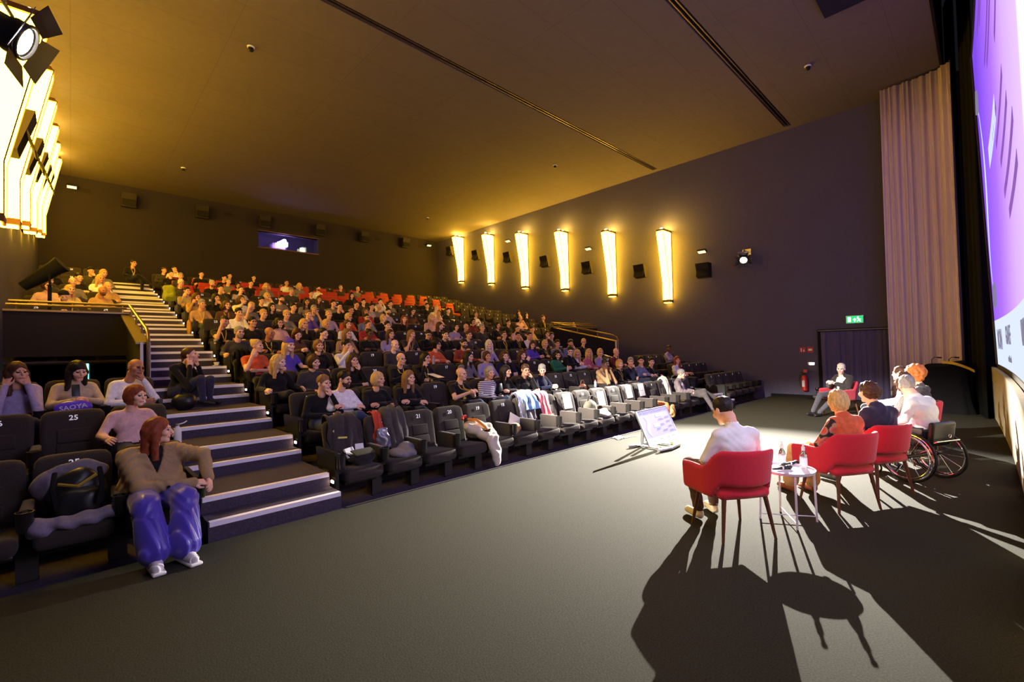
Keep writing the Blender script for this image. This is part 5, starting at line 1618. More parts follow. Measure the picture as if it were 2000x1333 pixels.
# P4 wheelchair user in white shirt
WX, WY, WH = 7.56, 0.60, R(63)
def wheelchair():
    t = thing('wheelchair', 'black active wheelchair with chrome hand rims under the person in white', 'wheelchair', (WX, WY, 0), WH + math.pi / 2)
    chrome = mat('chrome', (220, 218, 225), 0.12, metal=1.0); rub = mat('tyre_rubber', (22, 22, 24), 0.6)
    for sx in (-1, 1):
        c = Vector((sx * 0.27, 0.04, 0.305)); tilt = sx * 0.06
        def ring(r, off, n=40): return [tuple(c + Vector((sx * off - tilt * math.sin(a) * r, r * math.cos(a), r * math.sin(a)))) for a in np.linspace(0, 6.2832, n, endpoint=False)]
        w = obj('wheel', MB().tube(ring(0.29, 0), 0.016, 8, closed=True), rub, t)
        obj('rim', MB().tube(ring(0.272, 0), 0.009, 6, closed=True), chrome, w)
        obj('hand_rim', MB().tube(ring(0.255, 0.035), 0.010, 8, closed=True), chrome, w)
        sp = MB()
        for k in range(12):
            a = k / 12 * 6.2832; sp.cyl(tuple(c), tuple(c + Vector((-tilt * math.sin(a) * .27, 0.27 * math.cos(a), 0.27 * math.sin(a)))), 0.0022, n=5)
        obj('spokes', sp, chrome, w)
        obj('hub', MB().cyl(tuple(c - Vector((0.03, 0, 0))), tuple(c + Vector((0.03, 0, 0))), 0.025, n=12), M_DKPLASTIC, w)
        f = obj('caster', MB().tube([tuple(Vector((sx * 0.16, -0.40, 0.065)) + Vector((0, 0.055 * math.cos(a), 0.055 * math.sin(a)))) for a in np.linspace(0, 6.2832, 16, endpoint=False)], 0.012, 6, closed=True), rub, t)
        obj('fork', MB().tube([(sx * 0.16, -0.40, 0.065), (sx * 0.16, -0.37, 0.18)], 0.010, 6), chrome, f)
    obj('frame', MB().tube([(-0.21, 0.2, 0.46), (-0.20, -0.25, 0.46), (-0.16, -0.42, 0.30), (-0.12, -0.50, 0.12), (0.12, -0.50, 0.12), (0.16, -0.42, 0.30), (0.20, -0.25, 0.46), (0.21, 0.2, 0.46)], 0.013, 8).cyl((-0.27, 0.04, 0.305), (0.27, 0.04, 0.305), 0.018, n=10).tube([(-0.2, 0.04, 0.305), (-0.2, 0.06, 0.46)], 0.012, 6).tube([(0.2, 0.04, 0.305), (0.2, 0.06, 0.46)], 0.012, 6), M_DKPLASTIC, t)
    obj('seat', MB().rbox((0, -0.03, 0.455), (0.40, 0.44, 0.04), 0.018, 2), M_BLACKCLOTH, t)
    bk = obj('backrest', MB().rbox((0, 0.235, 0.61), (0.40, 0.07, 0.26), 0.03, 2, 0, R(-8)), mat('black_leather', (24, 23, 24), 0.35, spec=0.45, noise=0.2, nscale=60, bump=0.2), t)
    obj('push_bar', MB().tube([(-0.2, 0.27, 0.5), (-0.2, 0.30, 0.52), (0.2, 0.30, 0.52), (0.2, 0.27, 0.5)], 0.009, 6), chrome, bk)
    obj('badge', MB().tube([(0.02 * math.cos(a) - 0.06, 0.285, 0.575 + 0.02 * math.sin(a)) for a in np.linspace(0, 6.28, 14, endpoint=False)], 0.005, 5, closed=True), chrome, bk)
    for sx in (-1, 1):
        obj('side_guard', MB().rbox((sx * 0.215, 0.02, 0.56), (0.012, 0.30, 0.18), 0.005, 1), M_DKPLASTIC, t)
    obj('footplate', MB().box((0, -0.52, 0.11), (0.24, 0.14, 0.015)), M_DKPLASTIC, t)
wheelchair()
o, HM, s = person((*fwd(WX, WY, WH, 0.02), 0.05), WH + math.pi / 2 + 0.05, 'person in a white shirt with grey hair leaning forward in the wheelchair', 'rest', 'flat', 1.22, 'long', 0.28, False, [(0.09, -0.50, .12), (-0.09, -0.50, .12)], M_SHIRT, (52, 50, 52), (30, 28, 28), 'a', ('short', 'gr'), (-0.75, 0.02, 0.05), 0.0145, 0.007, 1.0, True, False, None, 0.0, 'panel speakers', None, None, 'person', None, 0.003)
collar(o, s, M_SHIRT, None, 0.28)
# P5 braids and tweed, P6 ginger afro, P7 brown hair
x, y, h = PANEL[4]
o, HM, s = person((*fwd(x, y, h, 0.02), 0.0), h + math.pi / 2, 'person in a grey tweed jacket with brown braids beyond the wheelchair', 'rest', 'flat', 1.05, 'long', 0.04, False, None, mat('grey_tweed', (120, 116, 112), 0.9, noise=0.6, nscale=90), (40, 38, 44), (34, 30, 30), 'd', ('braids', 'br'), (-0.5, 0.0, 0.0), 0.019, 0.009, 1.0, False, False, None, 0.8, 'panel speakers')
x, y, h = PANEL[5]
o, HM, s = person((*fwd(x, y, h, 0.02), 0.06), h + math.pi / 2, 'person with a big ginger afro among the panel speakers', 'lap', 'flat', 1.0, 'long', 0.03, False, None, 'dgrey', (40, 38, 44), (34, 30, 30), 'b', ('afro', 'gi'), (-0.5, 0.0, 0.0), 0.021, 0.0095, 1.0, False, False, None, 0.8, 'panel speakers')
x, y, h = PANEL[6]
o, HM, s = person((*fwd(x, y, h, 0.02), 0.03), h + math.pi / 2, 'person with short brown hair at the far end of the panel', 'lap', 'flat', 1.0, 'long', 0.03, False, None, 'white', (40, 38, 44), (34, 30, 30), 'a', ('short', 'br'), (-0.3, 0.0, 0.0), 0.021, 0.0095, 1.0, False, False, None, 0.3, 'panel speakers')
# speaker by the doorway
o, HM, s = person((*fwd(13.15, 2.42, R(150), 0.02), -0.02), R(150) + math.pi / 2, 'person in a dark suit with white hair speaking before the doorway curtain', 'clasp', 'flat', 1.0, 'long', 0.03, False, [(0.02, -0.62, .10), (-0.04, -0.74, .13)], M_SHIRT, (62, 60, 66), (24, 22, 22), 'p', ('short', 'wh'), (0.45, 0.1, 0.1), 0.0165, 0.0085, 1.0, False, False, None, 0.0, 'panel speakers', None, None, 'person', [(0.22, -0.36, .50), (-0.10, -0.45, .50)])
jacket(o, s, cloth((52, 48, 46)), 0.50, 0.60, 0.014, 0.015, 0.42)

# ------------------------------------------------------------------ side table with bottles
TX, TY = 4.99, 1.37
t = thing('side_table', 'round pale metal tray table between the first two armchairs', 'table', (TX, TY, 0), R(20))
M_LILAC = mat('pale_lilac_metal', (214, 208, 226), 0.4, metal=0.1, spec=0.5)
tr = obj('tray', MB().lathe([(0.0, 0.475), (0.225, 0.475), (0.235, 0.48), (0.24, 0.505), (0.234, 0.505), (0.226, 0.487), (0.0, 0.487)], (0, 0, 0), 40, False), M_LILAC, t)
for k in range(4):
    a = k * math.pi / 2 + 0.2
    obj('leg', MB().cyl((0.232 * math.cos(a), 0.232 * math.sin(a), 0.475), (0.245 * math.cos(a), 0.245 * math.sin(a), 0.0), 0.0095, n=10), M_LILAC, t)
for k in range(2):
    a = k * math.pi / 2 + 0.2
    obj('brace', MB().cyl((0.244 * math.cos(a), 0.244 * math.sin(a), 0.05), (-0.244 * math.cos(a), -0.244 * math.sin(a), 0.05), 0.0055, n=8), M_LILAC, t)
M_GLASSB = mat('clear_glass', (250, 252, 255), 0.03, trans=1.0, spec=0.5)
M_WATERLBL = mat('bottle_label', (236, 240, 246), 0.5)
def bottle(x, y, z, lab, cat='bottle', sc=1.0, glass=None, cap=None):
    t = thing('bottle', lab, cat, (x, y, z))
    obj('glass', MB().lathe([(0.0, 0.0), (0.029, 0.002), (0.032, 0.012), (0.032, 0.115), (0.026, 0.14), (0.013, 0.165), (0.012, 0.19), (0.0, 0.19)], (0, 0, 0), 18, False), glass or M_GLASSB, t)
    obj('cap', MB().lathe([(0.0155, 0.172), (0.0155, 0.205), (0.009, 0.212), (0.009, 0.232), (0.014, 0.235), (0.012, 0.245)], (0, 0, 0), 14), cap or M_WHITE, t)
    obj('label_band', MB().lathe([(0.0325, 0.03), (0.0325, 0.105)], (0, 0, 0), 18, False), M_WATERLBL, t)
    t.scale = (sc,) * 3
b1 = on_z(1528, 909, 0.488); b2 = on_z(1570, 915, 0.488)
bottle(b1[0], b1[1], 0.488, 'clear water bottle with white cap on the table, nearer the white shirt'); bottle(b2[0], b2[1], 0.488, 'clear water bottle with white cap on the table, nearer the orange vest')
def microphone(p, a, lab):
    t = thing('microphone', lab, 'microphone', (p[0], p[1], 0.505), a)
    obj('handle', MB().tube([(-0.12, 0, 0), (0.05, 0, 0.003)], [0.012, 0.017], 10), M_DKPLASTIC, t)
    obj('band', MB().tube([(-0.02, 0, 0.0015), (-0.005, 0, 0.0018)], 0.0185, 10), M_WHITE, t)
    obj('head', MB().lathe([(0.004, 0.0), (0.022, 0.012), (0.024, 0.03), (0.015, 0.05), (0.0, 0.053)], (0, 0, 0), 12), mat('mic_grille', (60, 60, 62), 0.4, metal=0.8), t).matrix_local = Matrix.Translation((0.045, 0, 0.003)) @ Matrix.Rotation(R(90), 4, 'Y')
m1 = on_z(1524, 916, 0.50); m2 = on_z(1550, 907, 0.50)
microphone((m1[0] + .02, m1[1] - .02), R(-30), 'black hand microphone on the table edge nearest the camera'); microphone((m2[0] - .01, m2[1] + .02), R(-25), 'black hand microphone on the table beyond the bottles')
tag(obj('paper_sheet', MB().box((0, 0, 0), (0.15, 0.21, 0.002)), M_WHITE, None, (TX + 0.02, TY + 0.01, 0.489), R(35)), 'loose white paper sheet on the side table', 'paper')

# ------------------------------------------------------------------ confidence monitor on the stage floor
t = thing('stage_monitor', 'tilted flat screen showing a lilac slide on the stage floor', 'monitor', (7.22, 3.9, 0))
bl, br_ = Vector((6.69 - 7.22, 3.78 - 3.9, 0.11)), Vector((7.74 - 7.22, 3.80 - 3.9, 0.11))
tl = bl + Vector((0.02, 0.25, 0.53))
xd = (br_ - bl).normalized(); W = (br_ - bl).length; yd = (tl - bl); H_ = yd.length; yd.normalize(); nd = xd.cross(yd)
def mp(u, v, d=0.0): return tuple(bl + xd * (u * W) + yd * (v * H_) + nd * d)
def panel_box(u0, u1, v0, v1, d0, d1, n, m, par):
    vs = [mp(u, v, d) for d in (d0, d1) for (u, v) in ((u0, v0), (u1, v0), (u1, v1), (u0, v1))]
    return obj(n, MB().add(vs, [(3, 2, 1, 0), (4, 5, 6, 7), (0, 1, 5, 4), (1, 2, 6, 5), (2, 3, 7, 6), (3, 0, 4, 7)]), m, par)
pb = panel_box(0, 1, 0, 1, -0.035, 0.0, 'housing', M_DKPLASTIC, t)
e1 = emat('monitor_lilac', (200, 190, 246), 0.42)
pic = panel_box(0.012, 0.988, 0.02, 0.98, 0.0, 0.002, 'picture', e1, t)
panel_box(0.012, 0.988, 0.02, 0.19, 0.002, 0.003, 'footer', emat('monitor_white', (236, 242, 252), 0.48), pic)
ink = emat('monitor_ink', (120, 104, 176), 0.3); wh = emat('monitor_box', (246, 246, 255), 0.5)
for (u0, u1, v0, v1, m_) in [(0.52, .72, .74, .83, wh), (.36, .54, .46, .56, wh)] + [(u, u + w_, v, v + .012, ink) for (u, v, w_) in ((.56, .66, .14), (.56, .63, .18), (.78, .68, .16), (.78, .65, .14), (.56, .50, .12), (.56, .47, .14), (.78, .55, .15), (.78, .52, .13), (.40, .40, .14), (.40, .37, .10), (.58, .32, .16), (.58, .29, .14), (.79, .40, .12), (.79, .37, .14), (.79, .27, .12), (.79, .24, .15), (.14, .09, .09), (.38, .10, .08), (.6, .10, .1), (.78, .10, .1))]:
    panel_box(u0, u1, v0, v1, 0.003, 0.004, 'slide_line' if m_ is ink else 'slide_box', m_, pic)
me = text_mesh('Der Sommer. Das Filmnetzwerk-Panel', 0.062, 0.0, 0.0005)
if not me.materials: me.materials.append(ink)
lo = obj('slide_title', me, None, pic); lo.matrix_local = basis_mat(mp(0.5, 0.92, 0.004), xd, yd)
rb = [(0.16 + 0.05 * math.sin(q * 6.0) + 0.05 * q, 0.82 - 0.58 * q, 0.012 + 0.04 * math.sin(q * 3.14) ** 2) for q in np.linspace(0, 1, 16)]
obj('slide_ribbon', MB().sheet([[mp(u - w_, v, .004) for u, v, w_ in rb], [mp(u + w_, v, .004) for u, v, w_ in rb]], 0.0008), wh, pic)
obj('bezel', MB().tube([mp(0, 0), mp(1, 0), mp(1, 1), mp(0, 1)], 0.008, 6, closed=True), M_LILAC, t)
st = MB().tube([(-0.42, 0.34, 0.03), (-0.38, 0.30, 0.03), (0.0, 0.26, 0.03), (0.35, 0.30, 0.03)], 0.028, 8)
obj('rear_foot', st, M_METAL, t)
obj('front_foot', MB().tube([(-0.42, -0.20, 0.035), (-0.1, -0.26, 0.035), (0.25, -0.22, 0.035), (0.60, -0.06, 0.035)], 0.032, 8), M_METAL, t)
obj('crossbar', MB().tube([(-0.2, 0.28, 0.03), (-0.2, -0.22, 0.03)], 0.022, 8).tube([(0.22, 0.28, 0.03), (0.22, -0.2, 0.03)], 0.022, 8), M_METAL, t)
obj('upright', MB().tube([(-0.2, 0.22, 0.04), (-0.2, 0.18, 0.5)], 0.028, 8).tube([(0.2, 0.22, 0.04), (0.2, 0.18, 0.5)], 0.028, 8), M_METAL, t)
p0 = on_z(1215, 854, 0.01)
cb_ = [(p0[0] - 0.1 + 0.16 * math.cos(a) * (0.7 + 0.3 * math.sin(2.3 * a)), p0[1] + 0.10 * math.sin(a * 1.3), 0.012 + 0.004 * (a % 3)) for a in np.linspace(0, 18, 70)] + [(p0[0] + 0.25, p0[1] - 0.12, 0.01), (p0[0] + 0.40, p0[1] - 0.3, 0.01), (6.95, 4.1, 0.01), (7.02, 4.12, 0.15)]
tag(obj('power_cable', MB().tube(cb_, 0.006, 5), mat('pale_cable', (150, 146, 140), 0.6)), 'tangled pale cable lying on the floor behind the stage monitor', 'cable')

# ------------------------------------------------------------------ people outside the regular rows
def seat_loc(k, n, dx=0.0, dy=-0.01, dz=0.0): return (xseat(n) + dx, yseat(k) + dy, zrow(k) + dz)
# person at the front left in a beige blazer
M_SATIN = mat('violet_satin', (74, 58, 176), 0.38, noise=0.08, nscale=10, spec=0.5, sheen=0.3)
o, HM, s = person((0.56, 5.42, -0.10), 0.12, 'person in a beige blazer and violet satin trousers sitting at the front left', 'side', 'flat', 1.42, 'long', 0.08, 1.3, [(0.04, -0.73, .19), (-0.163, -0.69, .19)], 'blk', M_SATIN, (226, 222, 226), 'a', ('long', 'rd'), (1.12, 0.02, 0.0), 0.0115, 0.0062, 1.0, False, False, None, 1.0, 'audience members in the theater chairs', None, None, 'person', [(0.10, -0.50, .56), (-0.17, -0.48, .56)], 0.003)
M_BLAZER = mat('beige_blazer', (158, 132, 96), 0.85, noise=0.12, nscale=60, bump=0.15)
jk, js = jacket(o, s, M_BLAZER, 0.50, 0.74, 0.016, 0.0125, 0.35, 0.005, 0.09)
for zz in (0.57, 0.65): 
    c = surf_front(js, 0.03, zz, -0.5, 0.3, 0.004); obj('button', MB().lathe([(0.013, 0), (0.013, 0.006)], (0, 0, 0), 10), M_BLACK, jk).matrix_local = Matrix.Translation(c) @ Matrix.Rotation(R(90), 4, 'X')
for (ax, ay, rzz) in ((0.04, -0.73, 0.12), (-0.163, -0.69, -0.05)):
    b = MB().tube([(0, 0.015, -0.03), (0, 0.01, 0.10)], [0.050, 0.052], 14).tube([(0, 0.03, -0.04), (0, -0.06, -0.045), (0, -0.16, -0.058)], [0.050, 0.047, 0.036], 12)
    sh = obj('sneaker', b, mat('white_canvas', (230, 226, 228), 0.6), o, (ax, ay, 0.205), rzz)
    obj('sole', MB().rbox((0, -0.06, -0.09), (0.092, 0.285, 0.028), 0.012, 2), M_WHITE, sh)
    for q in range(4): obj('lace', MB().tube([(-0.03, -0.03 - q * 0.02, 0.016 - q * 0.012), (0, -0.035 - q * 0.02, 0.028 - q * 0.014), (0.03, -0.03 - q * 0.02, 0.016 - q * 0.012)], 0.004, 5), M_WHITE, sh)
# person in white jacket with fist at the cheek, third row left
o, HM, s = person(seat_loc(2, 24, 0.02, -0.02, -0.03), 0.30, 'person in a white jacket with shaved head and glasses, third row left, by the stairs', 'chinl', 'flat', 1.05, 'long', 0.05, False, None, 'white', (50, 52, 66), (40, 36, 36), 'c', ('bald', 'dk'), (0.25, 0.05, 0.22), 0.014, 0.0078, 1.0, True, False, None, 0.0, 'audience members in the theater chairs')
# person in grey blazer with crossed legs, front row
o, HM, s = person(seat_loc(0, 7, 0.10, 0.0, -0.02), 0.25, 'person in a grey blazer with crossed legs and sneakers in the front row', 'lap', 'cross', 1.0, 'long', -0.06, False, [(0.0, -0.68, .20), (0.34, -0.70, .42)], M_SHIRT, (74, 68, 68), (34, 36, 34), 'a', ('short', 'gr'), (0.1, 0.18, -0.12), 0.0155, 0.008, 1.0, False, False, None, 0.0, 'audience members in the theater chairs', None, None, 'person', [(0.02, -0.48, .58), (0.06, -0.46, .66)])
jacket(o, s, cloth((116, 104, 104)), 0.50, 0.55, 0.012, 0.014, 0.5)
for (ax, ay, az) in ((0.0, -0.68, 0.11), (0.34, -0.70, 0.33)):
    obj('shoe_sole', MB().rbox((ax, ay - 0.07, az), (0.088, 0.27, 0.025), 0.01, 2), M_WHITE, o)
# person on the stairs, chin on both hands
o, HM, s = person((1.28, 8.86, 0.645), 0.75, 'person in black sitting on the left stairs with chin on both hands', 'face', 'flat', 0.95, 'long', 0.34, False, [(0.10, -0.36, .37), (-0.10, -0.40, .37)], 'blk', (52, 52, 78), (40, 34, 34), 'a', ('tail', 'br'), (0.35, -0.22, 0.0), 0.0155, 0.0085, 1.0, False, False, None, 1.0, 'people on the stairs', None, None, 'person', [(0.12, -0.36, .70), (-0.12, -0.38, .72)])
# person at the top of the left stairs
o, HM, s = person((1.62, 21.25, 4.05), 0.3, 'person in black with glasses sitting at the top of the left stairs', 'lap', 'cross', 1.0, 'long', 0.1, False, None, 'blk', (30, 30, 34), (30, 28, 28), 'b', ('short', 'dk'), (0.2, 0.0, 0.0), 0.026, 0.0125, 1.0, True, True, None, 0.3, 'people on the stairs')

# ------------------------------------------------------------------ belongings on the front row
def seat_path(lo=0.0, hi=1.0, n=22):
    pts = np.array([(0.43, 0.72), (0.425, 0.86), (0.405, 0.955), (0.36, 0.985), (0.315, 0.955), (0.285, 0.86), (0.255, 0.74), (0.225, 0.62), (0.195, 0.52), (0.15, 0.465), (0.05, 0.455), (-0.10, 0.455), (-0.25, 0.455), (-0.34, 0.445), (-0.385, 0.40), (-0.39, 0.30), (-0.39, 0.18)])
    d = np.r_[0, np.cumsum(np.linalg.norm(np.diff(pts, axis=0), axis=1))]; d /= d[-1]
    q = np.linspace(lo, hi, n); return np.stack([np.interp(q, d, pts[:, 0]), np.interp(q, d, pts[:, 1])], 1)
def drape_seat(n, x0, x1, lo, hi, m, name, lab, cat, seed=0, amp=0.018, bulge=0.02, k=0, taper=0.0, skew=0.0, parent=None, lift=0.012):
    r = np.random.RandomState(seed); ph = r.rand(6) * 6.28
    P = seat_path(lo, hi, 26); nx = 20
    tg = np.gradient(P, axis=0); nr = np.stack([-tg[:, 1], tg[:, 0]], 1); nr /= np.linalg.norm(nr, axis=1)[:, None]
    nr = -nr
    if nr[len(nr) // 2] @ np.array([-1, 0.5]) < 0: nr = -nr
    G = []
    for i, (p, q) in enumerate(zip(P, nr)):
        w = i / 25.0; row = []
        for j in range(nx):
            u = j / (nx - 1.0); xx = x0 + (x1 - x0) * (u + taper * w * (0.5 - u)) + skew * w
            f = amp * (math.sin(u * 17 + ph[0] + 2.2 * math.sin(w * 4 + ph[1])) + 0.6 * math.sin(u * 29 + w * 5 + ph[2]) + 0.5 * math.sin(w * 13 + u * 6 + ph[3]))
            off = lift + amp * 1.4 + f + bulge * math.sin(math.pi * u) * math.sin(math.pi * w)
            edge = 0.015 * math.sin(w * 9 + ph[4]) + 0.012 * math.sin(w * 21 + ph[5])
            row.append((xx + (edge if j in (0, nx - 1) else 0), p[0] + q[0] * off, p[1] + q[1] * off))
        G.append(row)
    me = MB().sheet(G, 0.010).mesh(name, True); me.materials.append(m)
    if parent is not None: return obj(name, me, None, parent)
    return tag(obj(name, me, None, None, (xseat(n), yseat(k), zrow(k))), lab, cat)
def lump(prims, amp=0.006, fr=40, k=0.03):
    s = Sdf(k)
    for q in prims:
        if len(q) == 2: s.ell(q[0], q[1])
        else: s.cap(q[0], q[1], q[2], q[3] if len(q) > 3 else None)
    s.noise = lambda P: amp * (np.sin(P[:, 0] * fr + 3 * np.sin(P[:, 2] * fr * 0.4)) * 0.6 + np.sin(P[:, 2] * fr * 0.8 + P[:, 1] * fr * 0.5) * 0.4)
    return s
BR = cloth((62, 54, 54)); 
c = drape_seat(23, -0.22, 0.20, 0.06, 0.62, BR, 'draped_jacket', 'dark brown jacket with yellow stripe draped over the chair beside the stairs', 'jacket', 1)
obj('reflective_stripe', MB().box((-0.13, 0.215, 0.80), (0.022, 0.012, 0.11), 0, -SLOPE, -0.5).box((-0.05, 0.195, 0.745), (0.13, 0.012, 0.022), 0, -SLOPE, 0.1), mat('reflective_yellow', (214, 206, 96), 0.5), c)
t = thing('shoulder_bag', 'black shoulder bag with papers on the seat beside the stairs', 'bag', (xseat(23) + 0.02, yseat(0) - 0.14, zrow(0) + 0.46))
blob(lump([((0.03, 0, 0.06), (0.17, 0.10, 0.075)), ((0.03, -0.05, 0.08), (0.14, 0.06, 0.05))]), 'body', cloth((40, 38, 38)), t, 0.013)
obj('flap', MB().rbox((0.03, -0.03, 0.14), (0.28, 0.15, 0.02), 0.01, 2, 0.1, R(18)), cloth((46, 46, 40)), t)
obj('papers', MB().box((-0.10, 0.06, 0.14), (0.16, 0.02, 0.12), 0.5, R(-30)).box((0.03, 0.07, 0.16), (0.10, 0.015, 0.14), -0.2, R(-25)), M_WHITE, t)
obj('strap', MB().tube([(-0.12, 0, 0.1), (-0.2, 0.04, 0.16), (-0.24, 0.08, 0.10), (-0.22, 0.02, 0.03)], 0.012, 6), M_BLACK, t)
c = drape_seat(22, -0.02, 0.30, 0.0, 0.66, cloth((74, 70, 66)), 'draped_coat', 'grey wool coat draped over the chair left of number 21', 'coat', 2, 0.02, 0.05, 0, 0.0, 0.02)
drape_seat(22, -0.16, -0.04, 0.16, 0.56, cloth((196, 74, 52)), 'scarf', 'rust red scarf under the grey coat in the front row', 'scarf', 3, 0.008)
s_ = lump([((0, 0, 0), (0.10, 0.05, 0.13)), ((0.04, -0.01, -0.10), (0.08, 0.05, 0.08))], 0.012, 55)
tag(blob(s_, 'puffer_vest', mat('silver_nylon', (128, 126, 138), 0.25, metal=0.4, spec=0.6), None, 0.012, (xseat(22) - 0.07, yseat(0) + 0.17, zrow(0) + 0.68)), 'shiny silver padded vest stuffed beside the grey coat', 'vest')
s_ = lump([((0, 0, 0.05), (0.19, 0.17, 0.075)), ((0.08, 0.05, 0.09), (0.12, 0.12, 0.08))], 0.014, 34)
tag(blob(s_, 'folded_jacket', cloth((120, 116, 128)), None, 0.013, (xseat(22) + 0.08, yseat(0) - 0.10, zrow(0) + 0.43)), 'pale grey jacket bundled on the seat left of number 21', 'jacket')
# cream jacket over the armrest between chairs 20 and 19
t = thing('cream_jacket', 'cream jacket with orange lining slung over the armrest by chair 19', 'jacket', (xseat(20) + 0.17, yseat(0), zrow(0)))
M_CREAM = mat('cream_cotton', (196, 188, 172), 0.8, noise=0.06, nscale=20, bump=0.15)
blob(lump([((0.06, 0.10, 0.64), (-0.08, -0.06, 0.66), 0.07), ((0.10, 0.0, 0.68), (0.30, -0.06, 0.60), 0.075), ((0.30, -0.06, 0.60), (0.36, -0.14, 0.50), 0.075, 0.06), ((-0.02, -0.12, 0.62), (0.10, -0.30, 0.52), 0.08, 0.07), ((0.16, -0.12, 0.60), (0.20, -0.32, 0.50), 0.08, 0.07), ((0.04, 0.0, 0.56), (0.16, -0.1, 0.56), 0.09)], 0.013, 38, 0.05), 'body', M_CREAM, t, 0.012)
blob(lump([((0.10, -0.34, 0.50), (0.14, -0.40, 0.30), 0.055, 0.05), ((0.20, -0.35, 0.50), (0.21, -0.40, 0.30), 0.06, 0.05), ((0.14, -0.40, 0.30), (0.16, -0.415, 0.13), 0.045, 0.035), ((0.21, -0.40, 0.30), (0.21, -0.415, 0.14), 0.045, 0.035)], 0.009, 46, 0.06), 'sleeve', M_CREAM, t, 0.011)
obj('lining', MB().tube([(0.02, 0.06, 0.76), (0.06, -0.10, 0.76), (0.10, -0.26, 0.66), (0.13, -0.34, 0.56)], [0.02, 0.025, 0.02, 0.015], 8), cloth((206, 130, 60)), t)
obj('hood_trim', MB().tube([(-0.06, 0.10, 0.76), (-0.02, 0.13, 0.80), (0.03, 0.12, 0.80)], 0.022, 8), cloth((200, 62, 48)), t)
# chair 18: white folder and tan bag
tag(obj('paper_folder', MB().prism([(-0.16, 0.0), (0.12, -0.05), (0.14, 0.14), (-0.08, 0.26)], 0.0, 0.015, 'y'), M_WHITE, None, (xseat(18) + 0.10, yseat(0) + 0.10, zrow(0) + 0.50)), 'white folder sticking up on chair 18', 'folder')
tag(blob(lump([((0, 0, 0.07), (0.13, 0.09, 0.08)), ((-0.05, -0.03, 0.03), (0.10, 0.08, 0.05))], 0.01, 30), 'tan_bag', cloth((190, 150, 100)), None, 0.012, (xseat(18) - 0.02, yseat(0) - 0.02, zrow(0) + 0.44)), 'crumpled tan paper bag on chair 18', 'bag')
# chair 17: blue grey coat, sky blue scarf; chair 16: pink scarf, dark coat
drape_seat(17, -0.22, 0.14, 0.04, 0.60, cloth((92, 90, 96)), 'draped_coat', 'slate grey coat draped over chair 17', 'coat', 5, 0.016, 0.03)
drape_seat(17, -0.18, 0.16, 0.10, 0.36, cloth((140, 180, 226)), 'scarf', 'sky blue scarf laid over the slate coat on chair 17', 'scarf', 6, 0.014, 0.02, 0, -0.2, 0.10, None, 0.05)
drape_seat(17, -0.20, -0.14, 0.2, 0.5, mat('silver_zip', (170, 170, 190), 0.3, metal=0.7), 'umbrella', 'thin folded umbrella against chair 17', 'umbrella', 6, 0.003, 0, 0, 0, 0, None, 0.04)
drape_seat(16, -0.26, -0.02, 0.10, 0.60, cloth((222, 124, 130)), 'scarf', 'long pink scarf hanging over chair 16', 'scarf', 7, 0.016, 0.02, 0, -0.2, 0.10)
drape_seat(16, -0.30, -0.16, 0.06, 0.26, cloth((70, 68, 170)), 'scarf', 'violet shawl end on the top of chair 16', 'scarf', 8, 0.014, 0.02)
tag(blob(lump([((0, 0, 0.06), (0.09, 0.07, 0.07))], 0.008, 40), 'brown_purse', mat('brown_leather', (120, 72, 54), 0.4), None, 0.012, (xseat(16) - 0.17, yseat(0) + 0.04, zrow(0) + 0.50)), 'small brown leather purse beside the pink scarf', 'purse')
# reserved sheets
def sheet_on(n, dz, lab):
    t = thing('reserved_sheet', lab, 'paper', (xseat(n), yseat(0), zrow(0)))
    z = 0.72 + dz; yy = 0.20 + (z - 0.34) * 0.2415 - 0.048 - 0.036
    M = basis_mat((0.0, yy, z), (1, 0, 0), (0, 0.2415, 1))
    a = obj('sheet', MB().box((0, 0, 0), (0.24, 0.30, 0.003)), M_WHITE, t); a.matrix_local = M
    b = obj('printed_line', MB().box((0, -0.02, 0.002), (0.15, 0.012, 0.001)), mat('print_grey', (170, 170, 172), 0.6), t); b.matrix_local = M
for qi, (px, dz) in enumerate(((1101, 0.07), (1170, 0.02), (1223, 0.08), (1247, 0.08))):
    xw = on_y(px, 785 if px < 1200 else 763, 5.80)[0]; n = min(range(6, 24), key=lambda q: abs(xseat(q) - xw))
    sheet_on(n, dz, 'white reserved sheet on a front row backrest, %s sheet from the left' % word(qi))
# chair 14: dark bag and white cloth
t = thing('shoulder_bag', 'olive grey bag standing on chair 14', 'bag', (xseat(14) - 0.10, yseat(0) + 0.02, zrow(0) + 0.44))
blob(lump([((0, 0, 0.16), (0.17, 0.10, 0.19)), ((0.10, 0, 0.10), (0.10, 0.09, 0.14))], 0.012, 26), 'body', cloth((84, 80, 68)), t, 0.014)
obj('handle', MB().tube([(-0.08, 0, 0.32), (-0.05, -0.02, 0.42), (0.06, -0.02, 0.42), (0.09, 0, 0.32)], 0.010, 6), M_BLACK, t)
tag(blob(lump([((0, 0, 0.07), (0.14, 0.10, 0.09)), ((0.05, -0.05, 0.04), (0.10, 0.08, 0.06))], 0.014, 36), 'white_cloth', M_CREAM, None, 0.013, (xseat(14) + 0.10, yseat(0) - 0.16, zrow(0) + 0.44)), 'white scarf bundled on the seat of chair 14', 'scarf')
